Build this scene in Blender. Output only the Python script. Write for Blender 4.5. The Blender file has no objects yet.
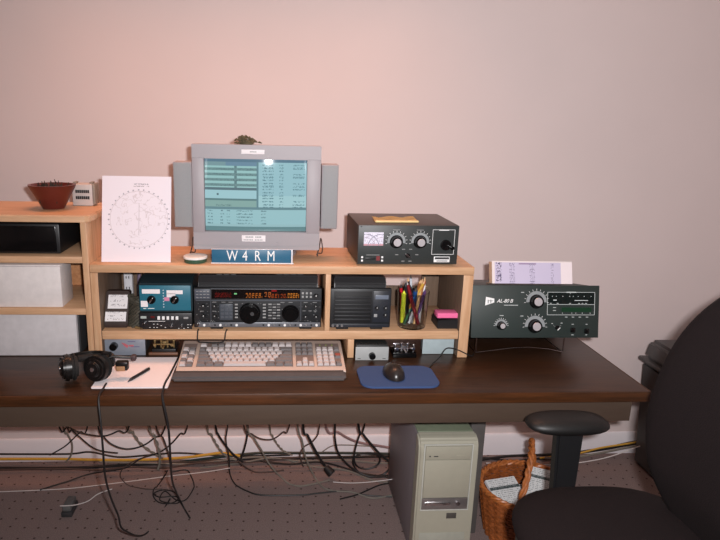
import bpy, bmesh, math, random
from mathutils import Vector, Matrix, noise
random.seed(7)
PI = math.pi
COL = bpy.context.scene.collection
sc = bpy.context.scene

# ------------------------------------------------------------------ camera
F, CX, CY, CAMH = 600.0, 315.0, 265.0, 1.46
TH, PSI, ROLL = math.atan(145 / F), -math.atan(42 / F), 0.024
cam = bpy.data.objects.new('camera', bpy.data.cameras.new('camera'))
COL.objects.link(cam)
CAMROT = Matrix.Rotation(PSI, 4, 'Z') @ Matrix.Rotation(-TH, 4, 'X') @ Matrix.Rotation(-ROLL, 4, 'Y')
cam.matrix_world = Matrix.Translation((0, 0, CAMH)) @ CAMROT @ Matrix.Rotation(PI / 2, 4, 'X')
cam.data.sensor_width = 36; cam.data.lens = F / 720 * 36
cam.data.shift_x = (360 - CX) / 720; cam.data.shift_y = (CY - 270) / 720
cam.data.clip_start = .02
sc.camera = cam
sc.view_settings.view_transform = 'Standard'; sc.view_settings.look = 'None'
sc.view_settings.gamma = 1; sc.view_settings.use_curve_mapping = False
sc.view_settings.exposure = 0.0

def at(px, py, Y, r=.003):
    """measured pixel -> point at real distance Y from the camera wall plane; lies on the carpet if it would sink below"""
    v = CAMROT.to_3x3() @ Vector(((px - CX) / F, 1, -(py - CY) / F))
    t = Y / v.y
    if CAMH + v.z * t < r: t = (r - CAMH) / v.z
    return Vector((v.x * t, v.y * t, CAMH + v.z * t))

# ------------------------------------------------------------------ materials
def lin(c): return tuple((x / 255 / 12.92) if x / 255 <= .04045 else ((x / 255 + .055) / 1.055) ** 2.4 for x in c)
MC = {}
def M(name, rgb, rough=.5, metal=0, spec=.5, var=.06, scale=40, bump=0, emit=0, coat=0, alpha=1, trans=0):
    if name in MC: return MC[name]
    m = bpy.data.materials.new(name); m.use_nodes = True
    nt = m.node_tree; n = nt.nodes; b = n['Principled BSDF']; c = lin(rgb)
    b.inputs['Roughness'].default_value = rough; b.inputs['Metallic'].default_value = metal
    b.inputs['Specular IOR Level'].default_value = spec
    b.inputs['Coat Weight'].default_value = coat
    b.inputs['Transmission Weight'].default_value = trans
    b.inputs['Alpha'].default_value = alpha
    tc = n.new('ShaderNodeTexCoord'); nz = n.new('ShaderNodeTexNoise'); nz.inputs['Scale'].default_value = scale
    nz.inputs['Detail'].default_value = 4
    rp = n.new('ShaderNodeValToRGB')
    rp.color_ramp.elements[0].position = .3; rp.color_ramp.elements[1].position = .7
    rp.color_ramp.elements[0].color = (*[x * (1 - var) for x in c], 1); rp.color_ramp.elements[1].color = (*[min(1, x * (1 + var)) for x in c], 1)
    L = nt.links.new
    L(tc.outputs['Object'], nz.inputs['Vector']); L(nz.outputs['Fac'], rp.inputs['Fac']); L(rp.outputs['Color'], b.inputs['Base Color'])
    if bump:
        bp = n.new('ShaderNodeBump'); bp.inputs['Strength'].default_value = bump; bp.inputs['Distance'].default_value = .002
        L(nz.outputs['Fac'], bp.inputs['Height']); L(bp.outputs['Normal'], b.inputs['Normal'])
    if emit:
        b.inputs['Emission Color'].default_value = (*c, 1); b.inputs['Emission Strength'].default_value = emit
    MC[name] = m
    return m

def wood(name, a, b_, axis='X', rough=.45, scale=6, stretch=14, spec=.4, ring=.5):
    m = bpy.data.materials.new(name); m.use_nodes = True
    nt = m.node_tree; n = nt.nodes; L = nt.links.new; b = n['Principled BSDF']
    b.inputs['Roughness'].default_value = rough; b.inputs['Specular IOR Level'].default_value = spec
    tc = n.new('ShaderNodeTexCoord'); mp = n.new('ShaderNodeMapping')
    s = [stretch] * 3; s['XYZ'.index(axis)] = 1
    mp.inputs['Scale'].default_value = s
    nz = n.new('ShaderNodeTexNoise'); nz.inputs['Scale'].default_value = scale; nz.inputs['Detail'].default_value = 6; nz.inputs['Distortion'].default_value = ring
    n2 = n.new('ShaderNodeTexNoise'); n2.inputs['Scale'].default_value = scale * 5; n2.inputs['Detail'].default_value = 3
    mx = n.new('ShaderNodeMath'); mx.operation = 'MULTIPLY_ADD'; mx.inputs[1].default_value = .35; 
    rp = n.new('ShaderNodeValToRGB'); rp.color_ramp.elements[0].position = .42; rp.color_ramp.elements[1].position = .85
    rp.color_ramp.elements[0].color = (*lin(a), 1); rp.color_ramp.elements[1].color = (*lin(b_), 1)
    L(tc.outputs['Object'], mp.inputs['Vector']); L(mp.outputs['Vector'], nz.inputs['Vector']); L(mp.outputs['Vector'], n2.inputs['Vector'])
    L(n2.outputs['Fac'], mx.inputs[0]); L(nz.outputs['Fac'], mx.inputs[2]); L(mx.outputs[0], rp.inputs['Fac']); L(rp.outputs['Color'], b.inputs['Base Color'])
    bp = n.new('ShaderNodeBump'); bp.inputs['Strength'].default_value = .06; bp.inputs['Distance'].default_value = .002
    L(nz.outputs['Fac'], bp.inputs['Height']); L(bp.outputs['Normal'], b.inputs['Normal'])
    return m

PINE = wood('pine', (214, 174, 138), (190, 146, 110), 'X', .5)
PINEV = wood('pine_upright', (214, 174, 138), (188, 143, 107), 'Z', .5)
PLYSHADE = wood('shaded_plywood', (118, 97, 80), (98, 80, 66), 'Z', .6)  # shade inside the hutch is put into this darker board colour
PINEY = wood('pine_side', (205, 148, 104), (176, 120, 80), 'Y', .5)
DESK = wood('dark_walnut_veneer', (34, 20, 12), (66, 41, 25), 'X', .34, scale=7, stretch=16, spec=.5)
EDGE = wood('walnut_edge', (84, 48, 24), (58, 33, 16), 'X', .4, scale=6)
APRON = wood('taupe_laminate', (80, 65, 54), (73, 58, 48), 'X', .6, scale=3, stretch=6)
WALL = M('painted_wall', (221, 205, 203), .85, var=.015, scale=3, spec=.2)
CEIL = M('ceiling_paint', (235, 228, 220), .9, var=.01)
BASEB = M('baseboard_paint', (232, 226, 230), .45, var=.01)
BLACK = M('black_plastic', (24, 24, 26), .45)
BLACKM = M('black_painted_metal', (34, 36, 36), .5, bump=.15, scale=400)
BLACKG = M('glossy_black', (12, 12, 13), .18)
DGREY = M('dark_grey_plastic', (52, 52, 54), .5)
CHROME = M('chrome', (225, 225, 228), .15, 1)
STEEL = M('brushed_steel', (190, 188, 188), .32, .9)
WHITE = M('white_paint', (235, 235, 235), .5, var=.01)
PAPER = M('white_paper', (236, 228, 230), .8, var=.01, spec=.2)
GREYW = M('grey_print', (150, 150, 150), .6)
BRASS = M('brass', (150, 124, 84), .5, .7)
RUBBER = M('black_rubber', (20, 19, 19), .75)

# ------------------------------------------------------------------ mesh builder
class B:
    def __init__(s): s.bm = bmesh.new()
    def _add(s, t, mi, mat=None):
        if mat is not None: bmesh.ops.transform(t, matrix=mat, verts=t.verts)
        for f in t.faces: f.material_index = mi; f.smooth = True
        me = bpy.data.meshes.new('t'); t.to_mesh(me); t.free(); s.bm.from_mesh(me); bpy.data.meshes.remove(me)
        return s
    def box(s, x0, x1, y0, y1, z0, z1, bev=0, mi=0, mat=None, seg=2, taper=None):
        t = bmesh.new(); bmesh.ops.create_cube(t, size=1)
        sx, sy, sz = x1 - x0, y1 - y0, z1 - z0
        for v in t.verts:
            tx, ty = (taper if (taper and v.co.z > 0) else (1, 1))
            v.co = Vector(((x0 + x1) / 2 + v.co.x * sx * tx, (y0 + y1) / 2 + v.co.y * sy * ty, (z0 + z1) / 2 + v.co.z * sz))
        if bev: bmesh.ops.bevel(t, geom=t.edges[:], offset=bev, segments=seg, affect='EDGES', profile=.5)
        return s._add(t, mi, mat)
    def cyl(s, p0, p1, r0, r1=None, seg=24, mi=0, bev=0):
        r1 = r0 if r1 is None else r1; p0 = Vector(p0); p1 = Vector(p1); d = p1 - p0
        t = bmesh.new(); bmesh.ops.create_cone(t, cap_ends=True, segments=seg, radius1=r0, radius2=r1, depth=d.length)
        if bev:
            e = [x for x in t.edges if len(x.link_faces) == 2 and any(len(f.verts) > 4 for f in x.link_faces)]
            bmesh.ops.bevel(t, geom=e, offset=bev, segments=2, affect='EDGES')
        q = Vector((0, 0, 1)).rotation_difference(d.normalized()).to_matrix().to_4x4()
        return s._add(t, mi, Matrix.Translation((p0 + p1) / 2) @ q)
    def sph(s, c, r, mi=0, sc=(1, 1, 1), seg=20):
        t = bmesh.new(); bmesh.ops.create_uvsphere(t, u_segments=seg, v_segments=seg // 2 + 2, radius=r)
        return s._add(t, mi, Matrix.Translation(c) @ Matrix.Diagonal((*sc, 1)))
    def lathe(s, prof, c=(0, 0, 0), seg=32, mi=0, mat=None):
        t = bmesh.new(); rings = []
        for r, z in prof:
            rings.append([t.verts.new((c[0] + r * math.cos(2 * PI * k / seg), c[1] + r * math.sin(2 * PI * k / seg), c[2] + z)) for k in range(seg)])
        for a, b in zip(rings, rings[1:]):
            for k in range(seg): t.faces.new((a[k], a[(k + 1) % seg], b[(k + 1) % seg], b[k]))
        if prof[0][0] > 0: t.faces.new(rings[0][::-1])
        if prof[-1][0] > 0: t.faces.new(rings[-1])
        return s._add(t, mi, mat)
    def tube(s, pts, r, seg=8, mi=0, closed=False):
        pts = [Vector(p) for p in pts]; n = len(pts); t = bmesh.new(); rings = []; up = None
        for i, p in enumerate(pts):
            a = pts[(i - 1) % n] if closed or i else p; b = pts[(i + 1) % n] if closed or i < n - 1 else p
            d = (b - a)
            d = d.normalized() if d.length > 1e-9 else Vector((0, 0, 1))
            if up is None: up = d.orthogonal().normalized()
            up = (up - d * up.dot(d))
            up = up.normalized() if up.length > 1e-6 else d.orthogonal().normalized()
            w = d.cross(up); rr = r[i] if isinstance(r, (list, tuple)) else r
            rings.append([t.verts.new(p + (up * math.cos(2 * PI * k / seg) + w * math.sin(2 * PI * k / seg)) * rr) for k in range(seg)])
        m = n if closed else n - 1
        for i in range(m):
            a, b = rings[i], rings[(i + 1) % n]
            for k in range(seg): t.faces.new((a[k], a[(k + 1) % seg], b[(k + 1) % seg], b[k]))
        if not closed: t.faces.new(rings[0][::-1]); t.faces.new(rings[-1])
        bmesh.ops.recalc_face_normals(t, faces=t.faces[:])
        return s._add(t, mi)
    def prism(s, poly, axis, a, b, mi=0, bev=0, mat=None, seg=2):
        """poly: 2d points; axis: extrusion axis index"""
        t = bmesh.new()
        def P(u, v, w):
            return {0: (w, u, v), 1: (u, w, v), 2: (u, v, w)}[axis]
        lo = [t.verts.new(P(u, v, a)) for u, v in poly]; hi = [t.verts.new(P(u, v, b)) for u, v in poly]
        t.faces.new(lo); t.faces.new(hi[::-1]); n = len(poly)
        for k in range(n): t.faces.new((lo[k], hi[k], hi[(k + 1) % n], lo[(k + 1) % n]))
        bmesh.ops.recalc_face_normals(t, faces=t.faces[:])
        if bev: bmesh.ops.bevel(t, geom=t.edges[:], offset=bev, segments=seg, affect='EDGES')
        return s._add(t, mi, mat)
    def text(s, body, size, ext, mat, mi=0, align='CENTER', shear=0, spacing=1):
        cu = bpy.data.curves.new('t', 'FONT'); cu.body = body; cu.size = size; cu.extrude = ext; cu.align_x = align; cu.align_y = 'CENTER'
        cu.shear = shear; cu.space_character = spacing; cu.resolution_u = 3
        o = bpy.data.objects.new('t', cu); COL.objects.link(o); bpy.context.view_layer.update()
        me = bpy.data.meshes.new_from_object(o.evaluated_get(bpy.context.evaluated_depsgraph_get()))
        bpy.data.objects.remove(o); bpy.data.curves.remove(cu)
        t = bmesh.new(); t.from_mesh(me); bpy.data.meshes.remove(me)
        return s._add(t, mi, mat)

def tag(o, label=None, cat=None, group=None, kind=None):
    if label: o['label'] = label
    if cat: o['category'] = cat
    if group: o['group'] = group
    if kind: o['kind'] = kind
    return o
def obj(name, b, mats, parent=None, loc=None, rot=None, label=None, ang=35):
    me = bpy.data.meshes.new(name); b.bm.to_mesh(me); b.bm.free()
    for m in (mats if isinstance(mats, (list, tuple)) else [mats]): me.materials.append(m)
    me.set_sharp_from_angle(angle=math.radians(ang))
    o = bpy.data.objects.new(name, me); COL.objects.link(o)
    if loc: o.location = loc
    if rot: o.rotation_euler = rot
    if parent: o.parent = parent
    if label: o['label'] = label
    return o
def thing(name, label, cat, loc=(0, 0, 0), rot=(0, 0, 0), group=None):
    o = bpy.data.objects.new(name, None); COL.objects.link(o); o.location = loc; o.rotation_euler = rot; o.empty_display_size = .05
    return tag(o, label, cat, group)
FRONT = lambda x, y, z: Matrix.Translation((x, y, z)) @ Matrix.Rotation(PI / 2, 4, 'X')

def vcmat(name, rough=.7, emit=0, coat=0, spec=.3):
    if name in MC: return MC[name]
    m = bpy.data.materials.new(name); m.use_nodes = True; n = m.node_tree.nodes; b = n['Principled BSDF']
    b.inputs['Roughness'].default_value = rough; b.inputs['Specular IOR Level'].default_value = spec; b.inputs['Coat Weight'].default_value = coat
    b.inputs['Coat Roughness'].default_value = .08
    a = n.new('ShaderNodeVertexColor'); a.layer_name = 'print'
    m.node_tree.links.new(a.outputs['Color'], b.inputs['Base Color'])
    if emit:
        m.node_tree.links.new(a.outputs['Color'], b.inputs['Emission Color']); b.inputs['Emission Strength'].default_value = emit
    MC[name] = m
    return m
def printed(name, w, h, nx, ny, f, mat, parent=None, loc=(0, 0, 0), rot=(0, 0, 0), bulge=None, thick=.0006, depth_fn=None):
    """upright sheet in the local xz plane, facing -y, printed cell by cell; u left-right, v bottom-top"""
    vs = []; fs = []; cols = []
    for j in range(ny + 1):
        for i in range(nx + 1):
            x = (i / nx - .5) * w; z = (j / ny) * h
            vs.append((x, bulge(x, z - h / 2) if bulge else 0, z))
    for j in range(ny):
        for i in range(nx):
            a = j * (nx + 1) + i; fs.append((a, a + 1, a + nx + 2, a + nx + 1)); c = lin(f((i + .5) / nx, (j + .5) / ny)); cols += [*c, 1] * 4
    k = len(vs)
    vs += [(-w / 2, thick, 0), (w / 2, thick, 0), (w / 2, thick, h), (-w / 2, thick, h)]
    bl, br, tr, tl = 0, nx, (nx + 1) * (ny + 1) - 1, (nx + 1) * ny
    fs.append((k + 1, k, k + 3, k + 2)); fs += [(bl, k, k + 1, br), (br, k + 1, k + 2, tr), (tr, k + 2, k + 3, tl), (tl, k + 3, k, bl)]
    if bulge is None: pass
    cols += [*lin((225, 220, 222)), 1] * (4 * 5)
    me = bpy.data.meshes.new(name); me.from_pydata(vs, [], fs)
    ca = me.color_attributes.new('print', 'FLOAT_COLOR', 'CORNER'); ca.data.foreach_set('color', cols)
    me.materials.append(mat)
    if bulge:
        me.polygons.foreach_set('use_smooth', [True] * len(me.polygons)); me.set_sharp_from_angle(angle=math.radians(35))
    o = bpy.data.objects.new(name, me); COL.objects.link(o); o.location = loc; o.rotation_euler = rot
    if parent: o.parent = parent
    return o
PRINT = vcmat('printed_sheet')

def smooth_(P): return P
# ------------------------------------------------------------------ setting
XL, XR, YB, YF, ZC = -2.2, 2.7, 2.40, -2.4, 2.5
def struct(name, b, m, parent=None):
    o = obj(name, b, m, parent)
    if not parent: o['kind'] = 'structure'
    return o
carpet = bpy.data.materials.new('carpet'); carpet.use_nodes = True
nt = carpet.node_tree; n = nt.nodes; L = nt.links.new; b = n['Principled BSDF']; b.inputs['Roughness'].default_value = .95; b.inputs['Specular IOR Level'].default_value = .1
tc = n.new('ShaderNodeTexCoord'); mp = n.new('ShaderNodeMapping'); mp.inputs['Scale'].default_value = (19, 19, 19); mp.inputs['Rotation'].default_value = (0, 0, math.radians(3))
L(tc.outputs['Object'], mp.inputs['Vector'])
vo = n.new('ShaderNodeTexVoronoi'); vo.inputs['Randomness'].default_value = .22; vo.inputs['Scale'].default_value = 1; vo.voronoi_dimensions = '2D'
L(mp.outputs['Vector'], vo.inputs['Vector'])
dr = n.new('ShaderNodeValToRGB'); dr.color_ramp.elements[0].position = .055; dr.color_ramp.elements[1].position = .10
L(vo.outputs['Distance'], dr.inputs['Fac'])
nz = n.new('ShaderNodeTexNoise'); nz.inputs['Scale'].default_value = 260; nz.inputs['Detail'].default_value = 3
L(tc.outputs['Object'], nz.inputs['Vector'])
rp = n.new('ShaderNodeValToRGB'); rp.color_ramp.elements[0].position = .3; rp.color_ramp.elements[1].position = .7
rp.color_ramp.elements[0].color = (*lin((118, 102, 100)), 1); rp.color_ramp.elements[1].color = (*lin((146, 128, 124)), 1)
L(nz.outputs['Fac'], rp.inputs['Fac'])
mx = n.new('ShaderNodeMix'); mx.data_type = 'RGBA'; mx.inputs[6].default_value = (*lin((70, 54, 52)), 1)
L(dr.outputs['Color'], mx.inputs[0]); L(rp.outputs['Color'], mx.inputs[7]); L(mx.outputs[2], b.inputs['Base Color'])
bp = n.new('ShaderNodeBump'); bp.inputs['Strength'].default_value = .5; bp.inputs['Distance'].default_value = .004
L(nz.outputs['Fac'], bp.inputs['Height']); L(bp.outputs['Normal'], b.inputs['Normal'])
struct('floor', B().box(XL - .1, XR + .1, YF - .1, YB + .1, -.1, 0), carpet)
struct('ceiling', B().box(XL - .1, XR + .1, YF - .1, YB + .1, ZC, ZC + .1), CEIL)
struct('wall_back', B().box(XL - .1, XR + .1, YB, YB + .1, 0, ZC), WALL)
struct('wall_front', B().box(XL - .1, XR + .1, YF - .1, YF, 0, ZC), WALL)
struct('wall_left', B().box(XL - .1, XL, YF, YB, 0, ZC), WALL)
struct('wall_right', B().box(XR, XR + .1, YF, YB, 0, ZC), WALL)
prof = [(YB - .001, .001), (YB - .014, .001), (YB - .014, .074), (YB - .011, .082), (YB - .011, .094), (YB - .006, .103), (YB - .001, .104)]
struct('baseboard_back', B().prism(prof, 0, XL + .001, XR - .001), BASEB)

# ------------------------------------------------------------------ lights (camera flash, ceiling lamp, soft room light)
def area(name, loc, target, power, col, sx, sy=None, spread=PI):
    l = bpy.data.lights.new(name, 'AREA'); l.energy = power; l.color = col; l.size = sx; l.spread = spread
    if sy: l.shape = 'RECTANGLE'; l.size_y = sy
    o = bpy.data.objects.new(name, l); COL.objects.link(o); o.location = loc
    o.rotation_euler = (Vector(target) - Vector(loc)).to_track_quat('-Z', 'Y').to_euler(); return o
area('camera_flash', (.07, -.02, 1.51), (.95, 1.9, 1.0), 41.5, (1, .985, .995), .05, .03)
area('ceiling_lamp', (-.15, 2.0, 2.42), (-.15, 2.01, 0), 4.6, (1, .42, .22), 1.5, .15, spread=math.radians(80))
area('room_lamp', (.3, -1.0, 2.4), (.2, .3, 0), 4, (1, .72, .58), .8)
w = bpy.data.worlds.new('world'); sc.world = w; w.use_nodes = True
w.node_tree.nodes['Background'].inputs[0].default_value = (.02, .02, .02, 1)

# ------------------------------------------------------------------ desk
DZ = .72
d = thing('desk', 'long dark brown veneer desk with orange-brown front edge and taupe panel below', 'desk', (0, 1.535, 0))
obj('desktop', B().box(-1.35, 1.087, 0, .60, DZ - .031, DZ, .002), DESK, d)
obj('edge_band', B().box(-1.35, 1.0885, -.004, 0, DZ - .0315, DZ - .0005, .001), EDGE, d, label='orange-brown wood-grain front edge')
obj('edge_band', B().box(1.0875, 1.0915, .0005, .60, DZ - .0315, DZ - .0005, .001), EDGE, d)
obj('apron', B().box(-1.35, 1.06, .03, .05, .610, DZ - .0315, .001), APRON, d, label='taupe laminate panel under the front edge')
obj('leg', B().box(.692, .744, .33, .39, 0, DZ - .0315, .003), M('leg_grey', (88, 84, 82), .5), d, label='grey metal leg')
obj('leg', B().box(-1.25, -1.20, .33, .39, 0, DZ - .0315, .003), MC['leg_grey'], d)
obj('leg', B().box(-1.25, -1.20, .05, .10, 0, DZ - .0315, .003), MC['leg_grey'], d)
obj('bracket', B().box(1.02, 1.058, .052, .10, .62, DZ - .0315, .002), MC['leg_grey'], d)

# ------------------------------------------------------------------ desktop hutch
HY = 1.788
h = thing('desktop_shelf', 'pine two-tier desktop shelf carrying the monitor and radios', 'shelf', (0, HY, DZ))
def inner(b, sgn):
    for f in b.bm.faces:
        if f.normal.x * sgn > .9: f.material_index = 1  # inward faces get the board colour with the shade painted in
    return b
obj('side_panel', inner(B().box(-.553, -.530, 0, .28, 0.001, .277, .002), 1), [PINEV, PLYSHADE], h)
obj('side_panel', inner(B().box(.594, .627, 0, .28, 0.001, .277, .002), -1), [PINEV, PLYSHADE], h)
obj('top_board', B().box(-.553, .627, 0, .28, .278, .303, .002), PINE, h)
obj('middle_board', B().box(-.529, .593, 0.001, .28, .064, .092, .002), PINE, h)
obj('divider', B().box(.160, .176, .001, .28, .0925, .2775, .001), PINEV, h)
obj('divider', B().box(.236, .256, .001, .28, .001, .0635, .001), PINEV, h)
obj('back_panel', B().box(.530, .593, .268, .28, .0925, .2775, .001), PLYSHADE, h)
obj('back_panel', B().box(-.529, .5295, .268, .28, .0925, .166, .001), PLYSHADE, h)
obj('back_panel', B().box(-.529, -.455, .268, .28, .1665, .2775, .001), PLYSHADE, h)
TOP = DZ + .303; MID = DZ + .092

# ------------------------------------------------------------------ left cabinet
cb = thing('shelf_cabinet', 'taller pine shelf cabinet at left end of desk', 'cabinet', (-.567, HY, DZ))
obj('side_panel', B().box(-.006, .0125, 0, .28, .001, .431, .002), PINEV, cb)
obj('side_panel', B().box(-.80, -.774, 0, .28, .001, .431, .002), PINEV, cb)
top = [(-.80, -.012), (.006, -.012), (.016, -.008), (.024, .004), (.028, .03), (.028, .28), (-.80, .28)]
obj('top_board', B().prism(top, 2, .4315, .452, bev=.003), PINE, cb)
obj('shelf', B().box(-.773, -.0065, .002, .28, .306, .326, .001), PINE, cb)
obj('shelf', B().box(-.773, -.0065, .002, .28, .144, .164, .001), PINE, cb)
obj('back_panel', B().box(-.773, -.0065, .272, .28, .001, .431), PINEY, cb)
CX0 = -.567
# contents of the cabinet
t = thing('black_equipment_case', 'black boxy device in top compartment of the tall pine cabinet', 'device', (-.735, HY + .02, DZ + .3265))
obj('case', B().box(-.15, .095, 0, .23, .004, .095, .005), BLACK, t)
obj('front_panel', B().box(-.14, .085, -.004, 0, .010, .088, .002), BLACKG, t)
t = thing('white_file_box', 'white box in middle compartment of the tall pine cabinet', 'box', (-.71, HY + .012, DZ + .1645))
obj('box', B().box(-.18, .066, 0, .10, 0, .128, .003), M('ivory_card', (222, 214, 212), .6), t)
obj('lid', B().box(-.183, .069, -.003, .103, .1285, .134, .002), MC['ivory_card'], t)
t = thing('black_bottle', 'black container standing behind the white box in the tall cabinet', 'container', (-.60, HY + .16, DZ + .1645))
obj('body', B().lathe([(.001, 0), (.018, 0), (.018, .08), (.012, .095), (.001, .095)]), BLACK, t); obj('cap', B().lathe([(.001, .0955), (.010, .0955), (.010, .11), (.001, .11)]), BLACKG, t)
t = thing('off_white_enclosure', 'pale grey enclosure in bottom compartment of the tall pine cabinet', 'box', (-.69, HY + .025, DZ + .001))
obj('body', B().box(-.2, .078, 0, .2, 0, .138, .004), M('pale_grey', (205, 200, 202), .5), t)
obj('side_cover', B().box(.0785, .084, .01, .2, .004, .134, .001), DGREY, t)

# things on the cabinet top
CT = DZ + .4525
t = thing('push_button_box', 'small grey box with two rows of black buttons on tall cabinet', 'device', (-.618, HY + .185, CT))
obj('body', B().box(-.032, .032, 0, .05, 0, .070, .004), M('warm_grey_box', (190, 180, 176), .5), t)
obj('side_plate', B().box(.0325, .039, .004, .05, .004, .072, .002), M('olive_grey', (140, 128, 116), .6), t)
for k in (-.026, .026): obj('corner_post', B().box(k - .005, k + .005, .01, .04, .0705, .076, .0015), MC['olive_grey'], t)
for r_ in range(2):
    for k in range(7):
        obj('button', B().box(-.020 + k * .0063, -.0149 + k * .0063, -.003, -.0002, .022 + r_ * .020, .032 + r_ * .020, .0006), BLACK, t)
t = thing('flower_pot', 'dark red-brown flared pot at left edge of tall cabinet top', 'pot', (-.690, HY + .13, CT))
obj('pot', B().lathe([(.001, 0), (.032, 0), (.05, .035), (.068, .068), (.070, .074), (.062, .074), (.045, .03), (.001, .02)]), M('oxblood_glaze', (92, 34, 26), .35), t)
bb = B()
for k in range(26):
    a = random.random() * 6.28; r_ = random.random() * .045
    bb.tube([(r_ * math.cos(a), r_ * math.sin(a), .02), (r_ * 1.1 * math.cos(a), r_ * 1.1 * math.sin(a), .06), (r_ * 1.3 * math.cos(a + .3), r_ * 1.3 * math.sin(a + .3), .075 + .012 * random.random())], [.002, .003, .001], 5)
obj('twigs', bb, M('dark_twig', (50, 36, 26), .8), t)

# ------------------------------------------------------------------ monitor
mo = thing('crt_monitor', 'grey CRT monitor with speakers on both sides and logging windows on screen', 'monitor', (-.056, 1.86, TOP))
BEZ = M('monitor_grey', (156, 148, 152), .5, var=.01)
x0, x1, z0, z1 = -.196, .198, .034, .359
sx0, sx1, sz0, sz1 = -.160, .155, .091, .316
bb = B()
bb.prism([(x0, z0), (x1, z0), (x1, sz0), (x0, sz0)], 1, 0, .04, bev=.002)
bb.prism([(x0, sz1), (x1, sz1), (x1, z1), (x0, z1)], 1, 0, .04, bev=.002)
bb.box(x0, sx0, 0, .04, sz0 - .002, sz1 + .002, .0015); bb.box(sx1, x1, 0, .04, sz0 - .002, sz1 + .002, .0015)
obj('bezel', bb, BEZ, mo)
bb = B(); bb.prism([(x0 + .006, z0 + .005), (x1 - .006, z0 + .005), (x1 - .006, z1 - .005), (x0 + .006, z1 - .005)], 1, .0405, .09, bev=.004)
tb = [(-.16, .05), (.16, .05), (.16, .32), (-.16, .32)]
bb.box(-.15, .152, .0905, .20, .05, .31, .02, seg=3); bb.box(-.11, .11, .2005, .27, .08, .27, .02, seg=3)
obj('housing', bb, BEZ, mo)
obj('stand', B().lathe([(.001, 0), (.13, 0), (.13, .008), (.09, .018), (.075, .030), (.075, .04), (.001, .04)], (0, .12, .001)), BEZ, mo)
obj('front_foot', B().box(-.07, .07, .01, .05, .0005, .0335, .004), BEZ, mo)
# screen content
def screen(u, v):
    c = screen_(u, v); return tuple(min(255, q * .88 + 34) for q in c)
def screen_(u, v):
    r = random.random
    x = 204 + u * 103; y = 233 - v * 74
    base = (138, 190, 202)
    if y < 162: return (70, 110, 135)
    if x < 256:
        if y < 166: return (92, 132, 160) if x > 225 else (110, 150, 158)
        if y < 188:
            k = (y - 166) % 5.2
            if k < 2.3: return (150, 205, 205) if not (234 < x < 236.5) else (80, 120, 125)
            return (98, 140, 142) if r() > .3 else (76, 112, 118)
        if y < 191: return (70, 100, 112)
        if y < 199: return (160, 212, 222) if not (216 < x < 218 and 194 < y < 196) else (60, 90, 100)
        if y < 201: return (76, 118, 122)
        if y < 208: return (128, 172, 166) if not (205.5 < y < 207 and 215 < x < 232 and r() > .5) else (90, 130, 130)
    elif x < 258:
        if y < 209: return (82, 128, 140)
    else:
        if y < 208:
            g = (150, 202, 214) if y < 196 else (165, 215, 222)
            for a, b2, p in ((262, 268, .55), (269, 273, .6), (279, 283, .5), (293, 305, .42)):
                if a < x < b2 and y > 164 and (y - 164) % 3.1 < 1.5 and r() < p:
                    if not (a == 293 and int((y - 164) / 3.1) in (2, 5, 9, 11)): return (80, 128, 142)
            return g
    if y < 210.5: return (86, 130, 140)
    if y < 226:
        for a, b2 in ((206, 211), (219, 223), (226, 229), (236, 252), (261, 266)):
            if a < x < b2 and (y - 211) % 3.3 < 1.5 and r() < .5: return (88, 130, 140)
        return (152, 204, 212)
    if y < 228.5: return (150, 198, 205)
    return (80, 126, 132)
SCR = vcmat('crt_screen', .05, emit=.74, coat=.6, spec=.3)
_b = SCR.node_tree.nodes['Principled BSDF']; SCR.node_tree.links.remove(_b.inputs['Base Color'].links[0]); _b.inputs['Base Color'].default_value = (.03, .04, .04, 1); _b.inputs['Coat Roughness'].default_value = .03
R_ = 1.35
scr = printed('screen', sx1 - sx0, sz1 - sz0, 156, 112, screen, SCR, mo, ((sx0 + sx1) / 2, .022, sz0), bulge=lambda x, z: -.009 + (x * x + z * z) / (2 * R_), thick=.03)
lab = B().box(-.046, .024, -.0012, 0, .332, .345, .0004)
l1 = obj('label_strip', lab, PAPER, mo, label='white label with small print')
bb = B()
for k in range(6): bb.box(-.020 + k * .0034, -.0176 + k * .0034, -.0017, -.0013, .3365, .3405)
obj('print', bb, GREYW, l1)
l2 = obj('label_strip', B().box(-.046, .028, -.0012, 0, .061, .081, .0004), PAPER, mo, label='white label with two lines of small print')
bb = B()
for k in range(10):
    if k != 5: bb.box(-.034 + k * .0050, -.0302 + k * .0050, -.0017, -.0013, .0735, .0775)
for k in range(12):
    if k not in (6,): bb.box(-.040 + k * .0050, -.0366 + k * .0050, -.0017, -.0013, .0645, .0680)
obj('print', bb, GREYW, l2)
obj('power_button', B().cyl((.068, 0, .054), (.068, -.003, .054), .005, seg=16), BEZ, mo)
obj('seam', B().tube([(-.196, -.0004, .052), (-.17, -.0004, .048), (-.1, -.0004, .046), (.1, -.0004, .046), (.17, -.0004, .048), (.197, -.0004, .053)], .0008, 6), GREYW, mo)
SPK = M('speaker_cloth', (148, 148, 150), .8, var=.05, scale=500)
for s_, xa, xb in ((-1, -.256, -.199), (1, .202, .255)):
    q = obj('speaker', B().box(xa, xb, .02, .075, .100, .303, .003), BEZ, mo, label='grey side speaker')
    obj('grille', B().box(xa + .003, xb - .003, .0165, .0198, .103, .300, .001), SPK, q)
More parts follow.
